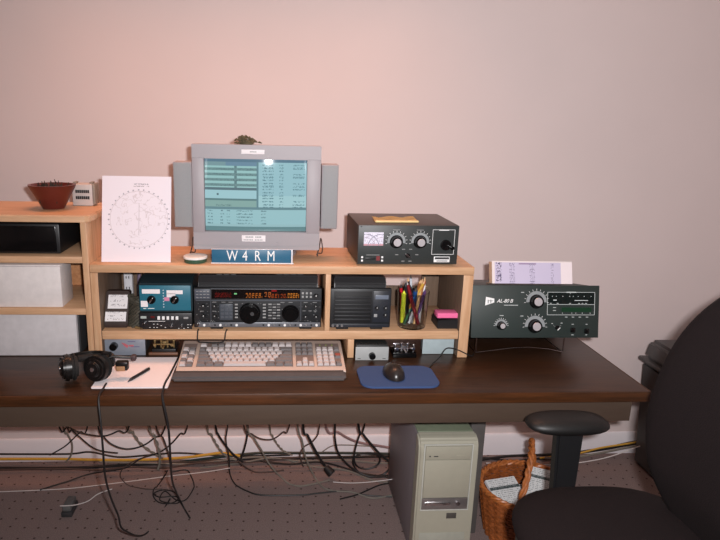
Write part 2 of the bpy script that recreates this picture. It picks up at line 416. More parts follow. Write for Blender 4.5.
# dried plant lump on monitor
bb = B()
for k in range(95):
    x = random.gauss(0, .014); 
    hh = .020 * math.exp(-(x + .004) ** 2 / .0005) + .004
    z = random.random() * hh; y = random.uniform(-.012, .02)
    a = random.random() * 6.28; q = .008
    bb.tube([(x, y, z), (x + q * math.cos(a), y + q * .4, z + .003), (x + 1.8 * q * math.cos(a), y + q * .3, max(.002, z + random.uniform(-.003, .004)))], [.0012, .0035, .0008], 5)
bb.sph((0, .004, .003), .012, sc=(1.9, 1, .5)); bb.sph((-.006, .004, .009), .007, sc=(1.2, 1, 1))
tag(obj('moss_ornament', bb, M('moss_brown', (84, 76, 56), .9, var=.4, scale=90), loc=(-.088, 1.884, TOP + .360)), 'small mossy green-brown ornament on top of the monitor', 'ornament')

# ------------------------------------------------------------------ call-sign plate
t = thing('call_sign_plate', 'blue desk plate with white letters W4RM in front of monitor', 'sign', (-.067, 1.815, TOP))
obj('plate', B().box(-.125, .119, 0, .006, .003, .044, .001), M('plate_blue', (32, 94, 126), .45, var=.02), t)
bb = B(); bb.box(-.127, .127, -.002, .010, 0, .0028, .0005); bb.box(.1195, .124, -.001, .008, .003, .045, .0005); bb.box(-.127, .124, 0, .007, .0442, .0455, .0003)
obj('holder', bb, M('clear_white', (225, 222, 228), .2), t, label='white holder edge')
for ch, x, w_ in (('W', -.062, 1), ('4', -.023, 1), ('R', .0155, 1), ('M', .057, 1)):
    obj('letter', B().text(ch, .046, .0004, FRONT(x, -.0006, .0235) @ Matrix.Diagonal((.72, 1, 1, 1))), WHITE, t)
# tin
t = thing('round_tin', 'small round green tin with white lid left of the blue plate', 'tin', (-.244, 1.835, TOP))
obj('body', B().lathe([(.001, .001), (.034, .001), (.035, .003), (.035, .013), (.001, .013)]), M('tin_green', (50, 84, 66), .35), t)
obj('lid', B().lathe([(.001, .0132), (.037, .0132), (.037, .0185), (.035, .020), (.001, .0205)]), M('tin_white', (232, 230, 226), .4), t)

# ------------------------------------------------------------------ map paper
def mapc(u, v):
    base = (232, 224, 232)
    X = (u - .535) / 1.0 * .207; Z = (v - .50) * .265; r = math.hypot(X, Z)
    if .905 < v < .915 and .46 < u < .67 and random.random() < .65: return (150, 146, 156)
    if .88 < v < .888 and .45 < u < .68 and random.random() < .55: return (165, 155, 160)
    R0 = .0865
    if abs(r - R0) < .0008: return (205, 194, 200)
    a = math.degrees(math.atan2(Z, X)) % 10
    if R0 + .002 < r < R0 + .006 and (a < 2.6): return (158, 154, 164)
    if r < R0:
        nn = noise.noise(Vector((X * 32, Z * 32, 3.1))) + .5 * noise.noise(Vector((X * 90, Z * 90, 8)))
        if abs(nn - .02) < .05 and (Z > -.02 or abs(X) < .03): return (214, 204, 210)
        if abs(X) < .001 and abs(Z) < .05: return (188, 178, 184)
        if r < .003: return (110, 100, 108)
        if abs(r - .05) < .0005: return (226, 216, 220)
    return base
mp_ = printed('map_sheet', .208, .263, 130, 164, mapc, PRINT, None, (-.4215, 1.818, TOP + .0015), (math.radians(-14), 0, math.radians(0)))
tag(mp_, 'white sheet with a circular azimuth map leaning at left of monitor', 'paper')

# ------------------------------------------------------------------ antenna tuner on top
FX = lambda px, a, b, xa, xb: xa + (px - a) / (b - a) * (xb - xa)
t = thing('antenna_tuner', 'black antenna tuner with two dials and a crank on the pine shelf', 'radio tuner', (.415, 1.805, TOP), (0, 0, math.radians(1.5)))
obj('cover', B().box(-.158, .160, .008, .24, .006, .128, .003), M('tuner_cover', (62, 54, 50), .45, bump=.1, scale=500), t, label='black cover tinted brown for the orange room light')  # brown cast of the warm room light is put into the black cover's colour
TFM = M('tuner_front', (46, 50, 50), .45, bump=.1, scale=600)
obj('front_panel', B().box(-.1575, .1595, 0, .0075, .005, .127, .001), TFM, t)
tx = lambda px: -.1575 + (px - 358.5) / 99.2 * .317
tz = lambda py: .127 - (py - 226) / 38.5 * .122
def meterf(u, v):
    r1 = math.hypot((u - .1) * 1.4, v + .1); r2 = math.hypot((u - .9) * 1.4, v + .1)
    if abs(r1 - .95) < .03 or abs(r2 - .95) < .03: return (150, 146, 164)
    if abs(r1 - .7) < .02 or abs(r2 - .7) < .02: return (180, 168, 184)
    if v < .14: return (196, 150, 160)
    if random.random() < .14: return (160, 150, 170)
    return (226, 222, 236)
mm = printed('meter', .061, .042, 44, 30, meterf, PRINT, t, (tx(373.5), -.0012, tz(246)), thick=.001)
CAPM = M('knob_cap_metal', (214, 208, 212), .3, .45)
def dial(parent, x, z, rk, rs, name='dial', knobm=CAPM, half=False, a0=-10, a1=190, yy=0):
    """printed scale + skirted knob facing -y"""
    bb = B(); N = 24
    pin = [(x + (rk + .0015) * math.cos(math.radians(a0 + (a1 - a0) * k / N)), z + (rk + .0015) * math.sin(math.radians(a0 + (a1 - a0) * k / N))) for k in range(N + 1)]
    pout = [(x + (rs * .84) * math.cos(math.radians(a0 + (a1 - a0) * k / N)), z + (rs * .84) * math.sin(math.radians(a0 + (a1 - a0) * k / N))) for k in range(N + 1)]
    bb.prism(pin + pout[::-1], 1, yy - .0008, yy - .0001)
    obj('scale', bb, M('dial_grey', (140, 144, 146), .5), parent)
    bb = B()
    for k in range(11):
        a = math.radians(a0 + (a1 - a0) * k / 10); c, s = math.cos(a), math.sin(a)
        m = Matrix.Translation((x + rs * .95 * c, yy - .0005, z + rs * .95 * s)) @ Matrix.Rotation(-a, 4, 'Y')
        bb.box(-rs * .07, rs * .07, -.0004, .0004, -.0005, .0005, mat=m)
    obj('tick_marks', bb, WHITE, parent)
    k_ = obj('knob', B().cyl((x, yy, z), (x, yy - .004, z), rk * 1.15, rk * 1.05, 28).cyl((x, yy - .004, z), (x, yy - .016, z), rk, rk * .9, 28, bev=.0008), BLACKG, parent)
    obj('knob_cap', B().cyl((x, yy - .0162, z), (x, yy - .0172, z), rk * .66, rk * .62, 24), knobm, k_, label='bright metal cap')
dial(t, tx(396), tz(242), .0185, .034); dial(t, tx(419.5), tz(242), .0185, .034)
bb = B().cyl((tx(407.5), 0, tz(255.5)), (tx(407.5), -.008, tz(255.5)), .007, seg=16)
bb2 = B().box(-.011, .011, -.011, -.0082, -.0022, .0022, .0006, mat=Matrix.Translation((tx(407.5), 0, tz(255.5))) @ Matrix.Rotation(math.radians(38), 4, 'Y'))
sw = obj('selector_knob', bb, BLACKG, t); obj('pointer', bb2, CHROME, sw)
bb = B()
for px, py in ((397, 255), (403.5, 249.5), (410.5, 249.5), (417, 255), (403.5, 261.5), (410.5, 261.5)): bb.box(tx(px) - .005, tx(px) + .005, -.0006, -.0001, tz(py) - .001, tz(py) + .001)
for px in (395.5, 419): bb.box(tx(px) - .011, tx(px) + .011, -.0006, -.0001, tz(230.3) - .0008, tz(230.3) + .0008)
obj('panel_lettering', bb, GREYW, t)
bb = B(); xa, xb, za, zb = tx(431.5), tx(453.8), tz(254.7), tz(229.7)
for a, b2, c, d2 in ((xa, xb, za, za + .0012), (xa, xb, zb - .0012, zb), (xa, xa + .0012, za, zb), (xb - .0012, xb, za, zb)): bb.box(a, b2, -.0006, -.0001, c, d2)
bb.box(xa + .02, xb - .02, -.0007, -.0001, zb - .003, zb - .0005); 
obj('panel_frame', bb, WHITE, t)
ck = obj('crank_disc', B().cyl((tx(445), 0, tz(245)), (tx(445), -.010, tz(245)), .017, .016, 28, bev=.001), BLACKG, t)
obj('crank_handle', B().cyl((tx(449.5), -.0102, tz(246.5)), (tx(449.5), -.03, tz(246.5)), .005, .006, 16, bev=.001), BLACKG, ck)
nb = obj('nameplate', B().box(tx(434.3), tx(450.2), -.001, -.0001, tz(262.5), tz(256.8), .0003), WHITE, t)
obj('nameplate_print', B().box(tx(435.2), tx(449.5), -.0014, -.0011, tz(259.6), tz(257.4)).box(tx(437), tx(448), -.0014, -.0011, tz(261.6), tz(260.8)), DGREY, nb)
for px in (363, 382.8):
    for py in (257.6, 261): obj('indicator', B().box(tx(px) - .003, tx(px) + .003, -.0015, -.0001, tz(py) - .003, tz(py) + .003, .0005), WHITE, t)
obj('red_marking', B().box(tx(377), tx(380.5), -.0008, -.0001, tz(261), tz(256.5)), M('red_mark', (120, 40, 44), .5), t)
obj('slide_slot', B().box(tx(366), tx(376), -.002, -.0001, tz(260), tz(258), .0004), BLACK, t)
bb = B().box(tx(367), tx(380), -.0008, -.0001, tz(255.6), tz(255.1)); obj('bracket_line', bb, GREYW, t)
obj('screw', B().cyl((tx(361), 0, tz(226.5) - .002), (tx(361), -.0015, tz(226.5) - .002), .002, seg=10), BLACK, t)
for px in (366, 396): 
    pass
for x in (-.14, .14):
    for y in (.03, .21): obj('foot', B().cyl((x, y, 0), (x, y, .0058), .008, seg=14), RUBBER, t)
# yellow folded paper on tuner
bb = B(); import itertools
vs = []
t2 = bmesh.new(); NX = 12
rows = [(-.0, 0), (.05, 1), (.095, 2)]
g = [[t2.verts.new((-.07 + .14 * i / NX + .004 * j, y, .0006 + .006 * abs(math.sin(i * .5 + j)) * (1 if j else .4))) for i in range(NX + 1)] for y, j in rows]
for a, b2 in zip(g, g[1:]):
    for i in range(NX): t2.faces.new((a[i], a[i + 1], b2[i + 1], b2[i]))
bmesh.ops.solidify(t2, geom=t2.faces[:], thickness=-.0015)
bb._add(t2, 0); bb.box(-.07, .07, -.001, .012, .0005, .007, .0025)
tag(obj('yellow_notepaper', bb, M('manila_yellow', (224, 198, 140), .7), loc=(.385, 1.845, TOP + .1285), rot=(0, 0, math.radians(3))), 'folded yellow paper lying on top of the tuner', 'paper')

# ------------------------------------------------------------------ power strip standing in back corner, pouch, cloth bundle
t = thing('power_strip', 'white upright power strip in back left corner of the shelf', 'power strip', (-.503, 2.035, MID))
obj('body', B().box(-.0145, .0145, 0, .025, 0, .175, .004), M('strip_white', (214, 212, 216), .4), t)
for k in range(4): 
    o_ = obj('outlet', B().cyl((0, -.0002, .03 + k * .038), (0, -.003, .03 + k * .038), .0115, seg=18), MC['strip_white'], t)
    obj('slots', B().box(-.006, -.003, -.0036, -.0031, .027 + k * .038, .035 + k * .038).box(.003, .006, -.0036, -.0031, .027 + k * .038, .035 + k * .038), BLACK, o_)
tag(obj('cable', B().tube([(-.468, 2.03, MID + .003), (-.466, 2.035, MID + .08), (-.462, 2.045, MID + .17)], .006, 8), M('violet_grey', (120, 104, 128), .5)), 'violet-grey thick cord standing beside the white power strip', 'cable')
t = thing('leather_pouch', 'dark brown case with two handwritten white notes inside the shelf', 'case', (-.492, 1.812, MID + .002))
prof = [(0, 0), (.05, 0), (.085, .105), (.075, .112), (.058, .110), (.01, .03)]
obj('case', B().prism([(0, 0), (.060, 0), (.078, .100), (.068, .107), (.046, .106), (.0, .018)], 0, -.036, .036, bev=.003), M('dark_leather', (48, 32, 28), .5), t)
def note(zc, hgt, seed):
    def f(u, v):
        rr = (int(v * 6)) % 2
        if .12 < u < .9 and rr and random.random() < .3: return (170, 165, 168)
        return (228, 224, 226)
    return f
printed('note', .060, .044, 26, 18, note(0, 0, 1), PRINT, t, (.003, .0180, .0575), (math.radians(-27.6), 0, 0), thick=.001)['label'] = 'white handwritten note'
printed('note', .064, .030, 26, 14, note(0, 0, 2), PRINT, t, (-.001, .0002, .0215), (math.radians(-27.6), 0, 0), thick=.001)['label'] = 'white handwritten note'
bb = B()
for k in range(7):
    a = k * .9; P = []
    for j in range(26):
        u = j / 25; P.append((.020 * math.cos(u * 9 + a), .02 * math.sin(u * 7 + a) + .01, .008 + .085 * u + .006 * math.sin(u * 13 + a)))
    bb.tube(P, .0055, 7)
tag(obj('cable_bundle', bb, M('olive_cord', (66, 62, 52), .7, var=.3, scale=120), loc=(-.440, 1.830, MID)), 'tangled dark olive cord bundle between the pouch and the teal box', 'cable')
tag(obj('phono_plug', B().cyl((-.006, 0, .006), (.008, -.004, .005), .0045, .003, 14).cyl((.008, -.004, .005), (.016, -.006, .005), .0015, seg=8), BRASS, loc=(-.424, 1.806, MID)), 'tiny brass plug on shelf edge below the cord bundle', 'plug')

# ------------------------------------------------------------------ teal box & black keyer
t = thing('teal_keyer_box', 'teal fronted box with two black knobs stacked on black unit', 'radio accessory', (-.336, 1.810, MID + .054))
obj('case', B().prism([(.004, .0), (.17, .0), (.17, .104), (.045, .104), (.006, .090)], 0, -.082, .082, bev=.003), M('teal_dark_case', (28, 44, 50), .4), t)
obj('front_panel', B().box(-.078, .078, -.001, .0035, .006, .087, .001), M('teal_paint', (34, 104, 124), .45, var=.03), t)
kx = lambda px: -.078 + (px - 142) / 50 * .156
kz = lambda py: .087 - (py - 285) / 27 * .081
for px in (153.5, 176.2):
    k_ = obj('knob', B().cyl((kx(px), -.0012, kz(300)), (kx(px), -.010, kz(300)), .0135, .0125, 24, bev=.001), BLACKG, t)
    obj('pointer', B().box(-.002, .002, -.0125, -.0102, -.009, .009, .0005, mat=Matrix.Translation((kx(px), 0, kz(300))) @ Matrix.Rotation(.6, 4, 'Y')), CHROME, k_)
for a in ((144.5, 162, 289, 293.6), (168.5, 184.3, 290, 294), (168.5, 177, 293.5, 297.5), (143, 149.7, 301.5, 308)):
    obj('sticker', B().box(kx(a[0]), kx(a[1]), -.0018, -.0012, kz(a[3]), kz(a[2])), PAPER, t)
obj('pink_sticker', B().box(kx(166), kx(171), -.0019, -.0012, kz(301.5), kz(297.5)), M('pink_tape', (205, 130, 160), .6), t)
for k in range(7):
    obj('lamp', B().cyl((kx(165.3), -.001, kz(290 + k * 3)), (kx(165.3), -.003, kz(290 + k * 3)), .002, seg=10), M('lamp_pale', (190, 200, 210), .3), t)
obj('panel_lettering', B().box(kx(145), kx(148), -.0016, -.0011, kz(310), kz(309.4)).box(kx(149.5), kx(156), -.0016, -.0011, kz(310), kz(309.4)), WHITE, t)
t = thing('memory_keyer', 'black unit with five white buttons under the teal box', 'radio accessory', (-.336, 1.802, MID))
obj('case', B().box(-.080, .080, .004, .17, .002, .053, .002), BLACKM, t)
obj('front_panel', B().box(-.081, .081, 0, .0038, .001, .0535, .001), M('keyer_front', (30, 30, 33), .4), t)
bx = lambda px: -.081 + (px - 141) / 51 * .162
bz = lambda py: .0535 - (py - 312) / 17 * .0525
for k in range(5): obj('button', B().box(bx(160 + k * 4.4) - .004, bx(160 + k * 4.4) + .004, -.003, -.0001, bz(318.6), bz(315), .0006), WHITE, t)
obj('button', B().box(bx(184), bx(188.5), -.002, -.0001, bz(317.8), bz(315.7), .0004), GREYW, t)
obj('display', B().box(bx(142.5), bx(148), -.001, -.0001, bz(317.5), bz(315)), M('pale_lcd', (170, 180, 176), .3), t)
obj('red_window', B().box(bx(152), bx(156), -.001, -.0001, bz(317), bz(315)), M('dark_red', (90, 22, 22), .3), t)
for px, py, r_ in ((146, 322, .0055), (172, 325, .005), (182, 325, .005)):
    obj('knob', B().cyl((bx(px), 0, bz(py)), (bx(px), -.012, bz(py)), r_, r_ * .85, 18, bev=.0006), CHROME, t)
bb = B()
for px, py in ((155, 323.5), (158.5, 323.5), (162, 325), (166, 327), (151, 327), (155, 327), (188, 324), (190.5, 324), (188, 327), (179, 328), (184, 328), (158, 327)): bb.box(bx(px) - .002, bx(px) + .002, -.0008, -.0001, bz(py) - .0008, bz(py) + .0008)
bb.box(bx(150), bx(166), -.0006, -.0001, bz(320.6), bz(320.2))
obj('panel_lettering', bb, WHITE, t)

# ------------------------------------------------------------------ transceiver
t = thing('hf_transceiver', 'wide black transceiver with amber display on the middle shelf', 'radio', (-.049, 1.800, MID))
CASE = M('radio_case', (38, 38, 40), .4, bump=.1, scale=500); RFP = M('radio_front', (30, 32, 35), .45)
W2 = .199
obj('cabinet', B().prism([(.03, .012), (.24, .012), (.24, .160), (.036, .168), (.018, .146), (.018, .012)], 0, -W2 + .012, W2 - .012, bev=.003), CASE, t)
obj('front_panel', B().box(-W2, W2, 0, .0175, .008, .136, .003), RFP, t)
rx = lambda px: -W2 + (px - 195) / 126 * 2 * W2
rz = lambda py: .136 - (py - 288) / 39 * .128
bb = B()
for k in range(4): bb.box(rx(279 + k * 7) - .009, rx(279 + k * 7) + .009, .05, .062, .1665, .1685)
for k in range(3): bb.box(rx(219 + k * 7) - .008, rx(219 + k * 7) + .008, .045, .048, .1675, .1690)
obj('top_vents', bb, M('vent_grey', (92, 92, 92), .6), t)
def disp(u, v):
    X = 213 + u * 86; Y = 298 - v * 9
    def seg(x0_, x1_, y0_, y1_, col, n_, ital=.12):
        if x0_ < X < x1_ and y0_ < Y < y1_:
            c = ((X + (Y - y0_) * ital - x0_) / (x1_ - x0_) * n_) % 1; r = (Y - y0_) / (y1_ - y0_)
            h_ = math.sin((int((X - x0_) / (x1_ - x0_) * n_) + 3) * 7.7)
            if c < .62 and (r < .2 or r > .82 or (abs(r - .5) < .1 and h_ > -.5) or c < .14 or (c > .48 and h_ < .6)): return col
    for a in ((246, 262, 292.5, 297, (150, 84, 30), 5), (264, 272, 291.5, 296, (140, 76, 36), 2), (268, 278, 293, 297, (140, 60, 22), 3), (280, 286, 293, 297, (130, 54, 22), 2), (287, 297.5, 292.5, 297, (170, 104, 36), 4)):
        c = seg(*a)
        if c: return c
    if 216 < X < 232 and 292 < Y < 296.5 and random.random() < .35: return (96, 20, 16)
    if 234.5 < X < 237.5 and 292.4 < Y < 294: return (110, 180, 120)
    if 271 < X < 276 and 289.5 < Y < 291: return (120, 24, 24)
    return (14, 8, 8)
printed('display', rx(299.5) - rx(212.5), rz(289) - rz(298.3), 190, 26, disp, vcmat('amber_display', .25, emit=.12), t, ((rx(299.5) + rx(212.5)) / 2, -.0012, rz(298.3)), thick=.001)
bb = B()
bb.box(rx(212), rx(300), -.0006, -.0001, rz(289) + .0005, rz(288.2)); bb.box(rx(197), rx(320), -.0005, -.0001, rz(300.4), rz(299.6)); bb.box(rx(300), rx(300.6), -.0005, -.0001, rz(320), rz(301))
bb.box(rx(211.3), rx(211.8), -.0005, -.0001, rz(320), rz(289))
obj('panel_trim', bb, M('trim_grey', (78, 82, 90), .4), t)
obj('upper_left_panel', B().box(rx(196), rx(211), -.0015, -.0001, rz(299), rz(289), .0008), M('slate_grey', (72, 76, 86), .45), t)
obj('lower_strip', B().box(rx(199), rx(320), -.004, -.0001, rz(326.3), rz(321.6), .0015), M('strip_grey', (112, 114, 120), .35, .3), t)
for k in range(22):
    px = 205 + k * 5.3
    if abs(px - 250) < 9: continue
    obj('key', B().cyl((rx(px), -.0042, rz(324)), (rx(px), -.0075, rz(324)), .0028 + .0012 * ((k * 7) % 3 == 0), seg=12), [WHITE, BLACK, STEEL][(k * 5) % 3], t)
def tknob(x, z, r, dep=.012, m=BLACK, nm='knob', pt=True):
    k_ = obj(nm, B().cyl((x, 0, z), (x, -dep, z), r, r * .88, 22, bev=r * .08), m, t)
    if pt: obj('pointer', B().box(x - r * .1, x + r * .1, -dep - .0006, -dep, z + r * .2, z + r * .8), WHITE, k_)
k_ = obj('tuning_dial', B().cyl((rx(249.8), 0, rz(312.3)), (rx(249.8), -.004, rz(312.3)), .0335, .033, 48).cyl((rx(249.8), -.004, rz(312.3)), (rx(249.8), -.024, rz(312.3)), .0305, .029, 48, bev=.002), BLACKG, t, label='large main tuning dial')
obj('finger_dimple', B().cyl((rx(249.8) + .008, -.0241, rz(312.3) + .004), (rx(249.8) + .008, -.0248, rz(312.3) + .004), .006, seg=20), DGREY, k_)
k_ = obj('tuning_dial', B().cyl((rx(290), 0, rz(312.5)), (rx(290), -.003, rz(312.5)), .0275, seg=40).cyl((rx(290), -.003, rz(312.5)), (rx(290), -.015, rz(312.5)), .0235, .021, 40, bev=.003), BLACKG, t, label='smaller secondary dial')
for px, py, r_ in ((204.5, 305.5, .0075), (204.5, 315.5, .0075), (215.3, 305.5, .006), (215.3, 315.5, .006), (305, 305.5, .006), (315, 305.5, .006), (305, 316, .0065), (315.5, 316, .0065), (315, 295.5, .0085), (198.8, 322.8, .006)):
    tknob(rx(px), rz(py), r_, m=CHROME if px == 198.8 else BLACK)
bb = obj('meter_window', B().box(rx(220), rx(233), -.0012, -.0001, rz(319.5), rz(303.5), .0005), M('slate_grey2', (64, 70, 78), .4), t)
for i in range(3):
    for j in range(4): obj('pad_key', B().box(rx(221.3 + i * 4.2), rx(224.4 + i * 4.2), -.0022, -.0013, rz(306.8 + j * 3.6), rz(304.6 + j * 3.6)), MC['trim_grey'], t)
for j in range(5): obj('pad_key', B().box(rx(235.2), rx(238), -.003, -.0001, rz(304.6 + j * 3.2), rz(303.2 + j * 3.2), .0003), GREYW, t)
for j in range(5): obj('pad_key', B().box(rx(262.6), rx(265.6), -.003, -.0001, rz(304.6 + j * 3.2), rz(303.2 + j * 3.2), .0003), GREYW, t)
for i in range(3):
    for j in range(6): obj('pad_key', B().box(rx(268 + i * 4.2), rx(271.4 + i * 4.2), -.003, -.0001, rz(304.2 + j * 2.8), rz(303 + j * 2.8), .0003), [GREYW, MC['vent_grey']][(i + j) % 2], t)
for i in range(3):
    for j in range(2): obj('pad_key', B().box(rx(301 + i * 4), rx(303 + i * 4), -.003, -.0001, rz(293.5 + j * 3.5), rz(291.5 + j * 3.5), .0003), GREYW, t)
bb = B()
for i in range(4):
    for j in range(3): bb.box(rx(197.5 + i * 3.5), rx(199.8 + i * 3.5), -.0021, -.0016, rz(291.4 + j * 3), rz(290.9 + j * 3))
for px in (213, 222, 229, 280, 288, 303, 312): bb.box(rx(px), rx(px + 4), -.0007, -.0001, rz(301.9), rz(301.5))
r5 = random.Random(11)
for k in range(120):
    px, py = r5.uniform(197, 319), r5.choice([303, 306, 308.5, 311, 314, 317, 320, 321])
    if math.hypot(px - 249.8, py - 312.3) < 12 or math.hypot(px - 290, py - 312.5) < 9.5 or 219 < px < 240 or 262 < px < 280: continue
    w_ = r5.uniform(.3, 1.3); bb.box(rx(px), rx(px + w_), -.0007, -.0001, rz(py + .35), rz(py))
for px, py in ((302, 310), (308, 310), (313, 310), (201, 310.5), (213, 310.5)): bb.box(rx(px), rx(px + 3.5), -.0007, -.0001, rz(py + .4), rz(py))
obj('panel_lettering', bb, GREYW, t)
for x in (-.13, .15):
    obj('foot', B().box(x - .02, x + .02, .006, .03, 0, .0115, .003), RUBBER, t)
for x in (-.13, .15): obj('foot', B().cyl((x, .2, 0), (x, .2, .0118), .012, seg=14), RUBBER, t)

# ------------------------------------------------------------------ external speaker
t = thing('station_speaker', 'black external speaker with slatted grille right of the transceiver', 'speaker', (.273, 1.800, MID))
obj('cabinet', B().prism([(.018, .012), (.24, .012), (.24, .158), (.034, .166), (.018, .148)], 0, -.083, .083, bev=.003), CASE, t)
obj('front_panel', B().box(-.096, .098, 0, .0175, .008, .136, .003), RFP, t)
ux = lambda px: -.096 + (px - 328.5) / 60 * .194
uz = lambda py: .136 - (py - 287) / 39 * .128
bb = B()
for k in range(7): bb.box(ux(333), ux(368), -.0055, -.0015, uz(296.2 + k * 3.7), uz(294.4 + k * 3.7), .0008)
g_ = obj('grille', B().box(ux(332), ux(369), -.0015, -.0001, uz(321), uz(289.5), .0006), M('grille_dark', (16, 16, 18), .6), t)
obj('louvre_slats', bb, M('slat', (30, 31, 34), .5), g_)
obj('side_module', B().box(ux(370.5), ux(387.3), -.002, -.0001, uz(320.5), uz(289), .001), M('slate_dark', (38, 41, 48), .4), t)
obj('display', B().box(ux(372.5), ux(385.5), -.0026, -.0021, uz(297.2), uz(293), .0003), M('speaker_window', (110, 118, 132), .3), t)
for px, py in ((374.2, 306), (382.8, 306), (382.8, 313)): tknob(ux(px), uz(py), .0065)
obj('button', B().box(ux(371.8), ux(375), -.004, -.0021, uz(315), uz(312), .0004), GREYW, t)
obj('jack_strip', B().box(ux(330), ux(387), -.0035, -.0001, uz(325.5), uz(322), .001), MC['slate_dark'], t)
for px in (331.5, 336, 340.5): obj('jack', B().cyl((ux(px), -.0036, uz(323.7)), (ux(px), -.006, uz(323.7)), .004, seg=14), STEEL, t)
for x in (-.055, .055): 
    obj('foot', B().box(x - .02, x + .02, .004, .03, 0, .0115, .003), RUBBER, t); obj('foot', B().cyl((x, .2, 0), (x, .2, .0118), .012, seg=14), RUBBER, t)

# ------------------------------------------------------------------ pen cup and pens
GL = bpy.data.materials.new('clear_plastic'); GL.use_nodes = True
n = GL.node_tree.nodes; b = n['Principled BSDF']; b.inputs['Transmission Weight'].default_value = 1; b.inputs['Roughness'].default_value = .04; b.inputs['IOR'].default_value = 1.15
b.inputs['Base Color'].default_value = (.93, .95, .96, 1)
PX, PY = .449, 1.838
PSC = 1.3
t = tag(obj('pen_cup', B().lathe([(.001, .001), (.044, .001), (.046, .004), (.052, .120), (.0505, .120), (.0445, .006), (.001, .005)], seg=40), GL, loc=(PX, PY, MID)), 'clear plastic cup full of pens on the middle shelf', 'cup')
pens = [((235, 240, 60), .0075, -.030, .115, -.036, 'fat lime-yellow highlighter at left of the clear cup'), ((120, 18, 28), .0045, .018, .142, -.022, 'dark red pen leaning left in the clear cup'),
        ((60, 20, 24), .004, -.002, .150, -.018, 'maroon pencil in the middle of the clear cup'), ((40, 110, 70), .0035, -.028, .140, .030, 'green pencil crossing from lower left in the clear cup'),
        ((206, 160, 70), .0035, -.034, .150, .026, 'yellow pencil slanting beside the green one in the clear cup'), ((214, 176, 120), .0035, .006, .150, .024, 'tan pencil with pale point at right of the clear cup'),
        ((170, 110, 60), .0035, .012, .142, .034, 'orange-brown pencil at the right rim of the clear cup'), ((228, 228, 232), .004, -.010, .120, .030, 'white ballpoint low in the clear cup'),
        ((24, 70, 130), .0055, .004, .126, .002, 'blue capped marker upright in the clear cup'), ((30, 30, 36), .0045, -.012, .138, -.028, 'black pen at back left of the clear cup'),
        ((120, 190, 60), .004, -.022, .12, -.02, 'light green pen behind the highlighter in the clear cup'), ((200, 205, 214), .003, .002, .155, -.006, 'silver pen rising highest in the clear cup'),
        ((90, 60, 110), .004, .022, .12, .032, 'purple pen against the right side of the clear cup'), ((24, 60, 44), .0045, .014, .125, .012, 'dark green pen behind the blue marker in the clear cup'),
        ((190, 30, 40), .004, -.024, .128, -.040, 'bright red pen against the left rim of the clear cup'), ((236, 236, 236), .0035, .026, .132, .041, 'white pen against the right rim of the clear cup'),
        ((150, 96, 54), .0035, .0, .152, .014, 'brown pencil with pale tip near the middle right of the clear cup'), ((60, 150, 90), .004, -.018, .133, .020, 'mid-green marker slanting right in the clear cup'),
        ((40, 40, 44), .004, .024, .130, -.010, 'black ballpoint slanting left in the clear cup'), ((210, 90, 40), .0035, .028, .148, .040, 'orange pencil leaning over the right rim of the clear cup')]
for k, (c, r_, xb, L_, xt, lb) in enumerate(pens):
    r_ *= PSC if r_ < .006 else 1
    yb = (-1) ** k * .012 - .008 + .002 * k; yt = (k % 4 - 1.5) * .014
    yb = max(-.03, min(.03, yb)); xb = max(-.03, min(.03, xb))
    p0 = Vector((xb, yb, .0075 + r_)); p1 = Vector((xt * .98, yt, L_)); dd = (p1 - p0).normalized()
    q = thing('pencil' if 'pencil' in lb else ('marker' if 'marker' in lb or 'highlighter' in lb else 'pen'), lb, 'pencil' if 'pencil' in lb else 'pen', (PX, PY, MID), group='pens and pencils in the clear cup')
    obj('barrel', B().cyl(p0, p1, r_, seg=12), M('pen_%d' % k, c, .35), q)
    obj('tip', B().cyl(p1 + dd * .0003, p1 + dd * .012, r_ * .9, .0008, seg=10), [M('bare_wood', (222, 176, 130), .6), MC['pen_%d' % k], STEEL, DGREY][0 if 'pencil' in lb else (k % 3) + 1], q)
# sticky notes box
t = thing('note_holder', 'black square holder at the right end of the middle shelf', 'box', (.563, 1.828, MID))
obj('holder', B().prism([(-.036, 0), (.046, 0), (.044, .034), (-.034, .028)], 1, -.02, .06, bev=.003), BLACK, t)
tag(obj('sticky_note_pad', B().box(-.032, .038, -.012, .03, 0, .016, .0006), M('hot_pink', (240, 110, 160), .7), loc=(.560, 1.828, MID + .0345)), 'bright pink sticky note pad on the black holder', 'sticky notes')

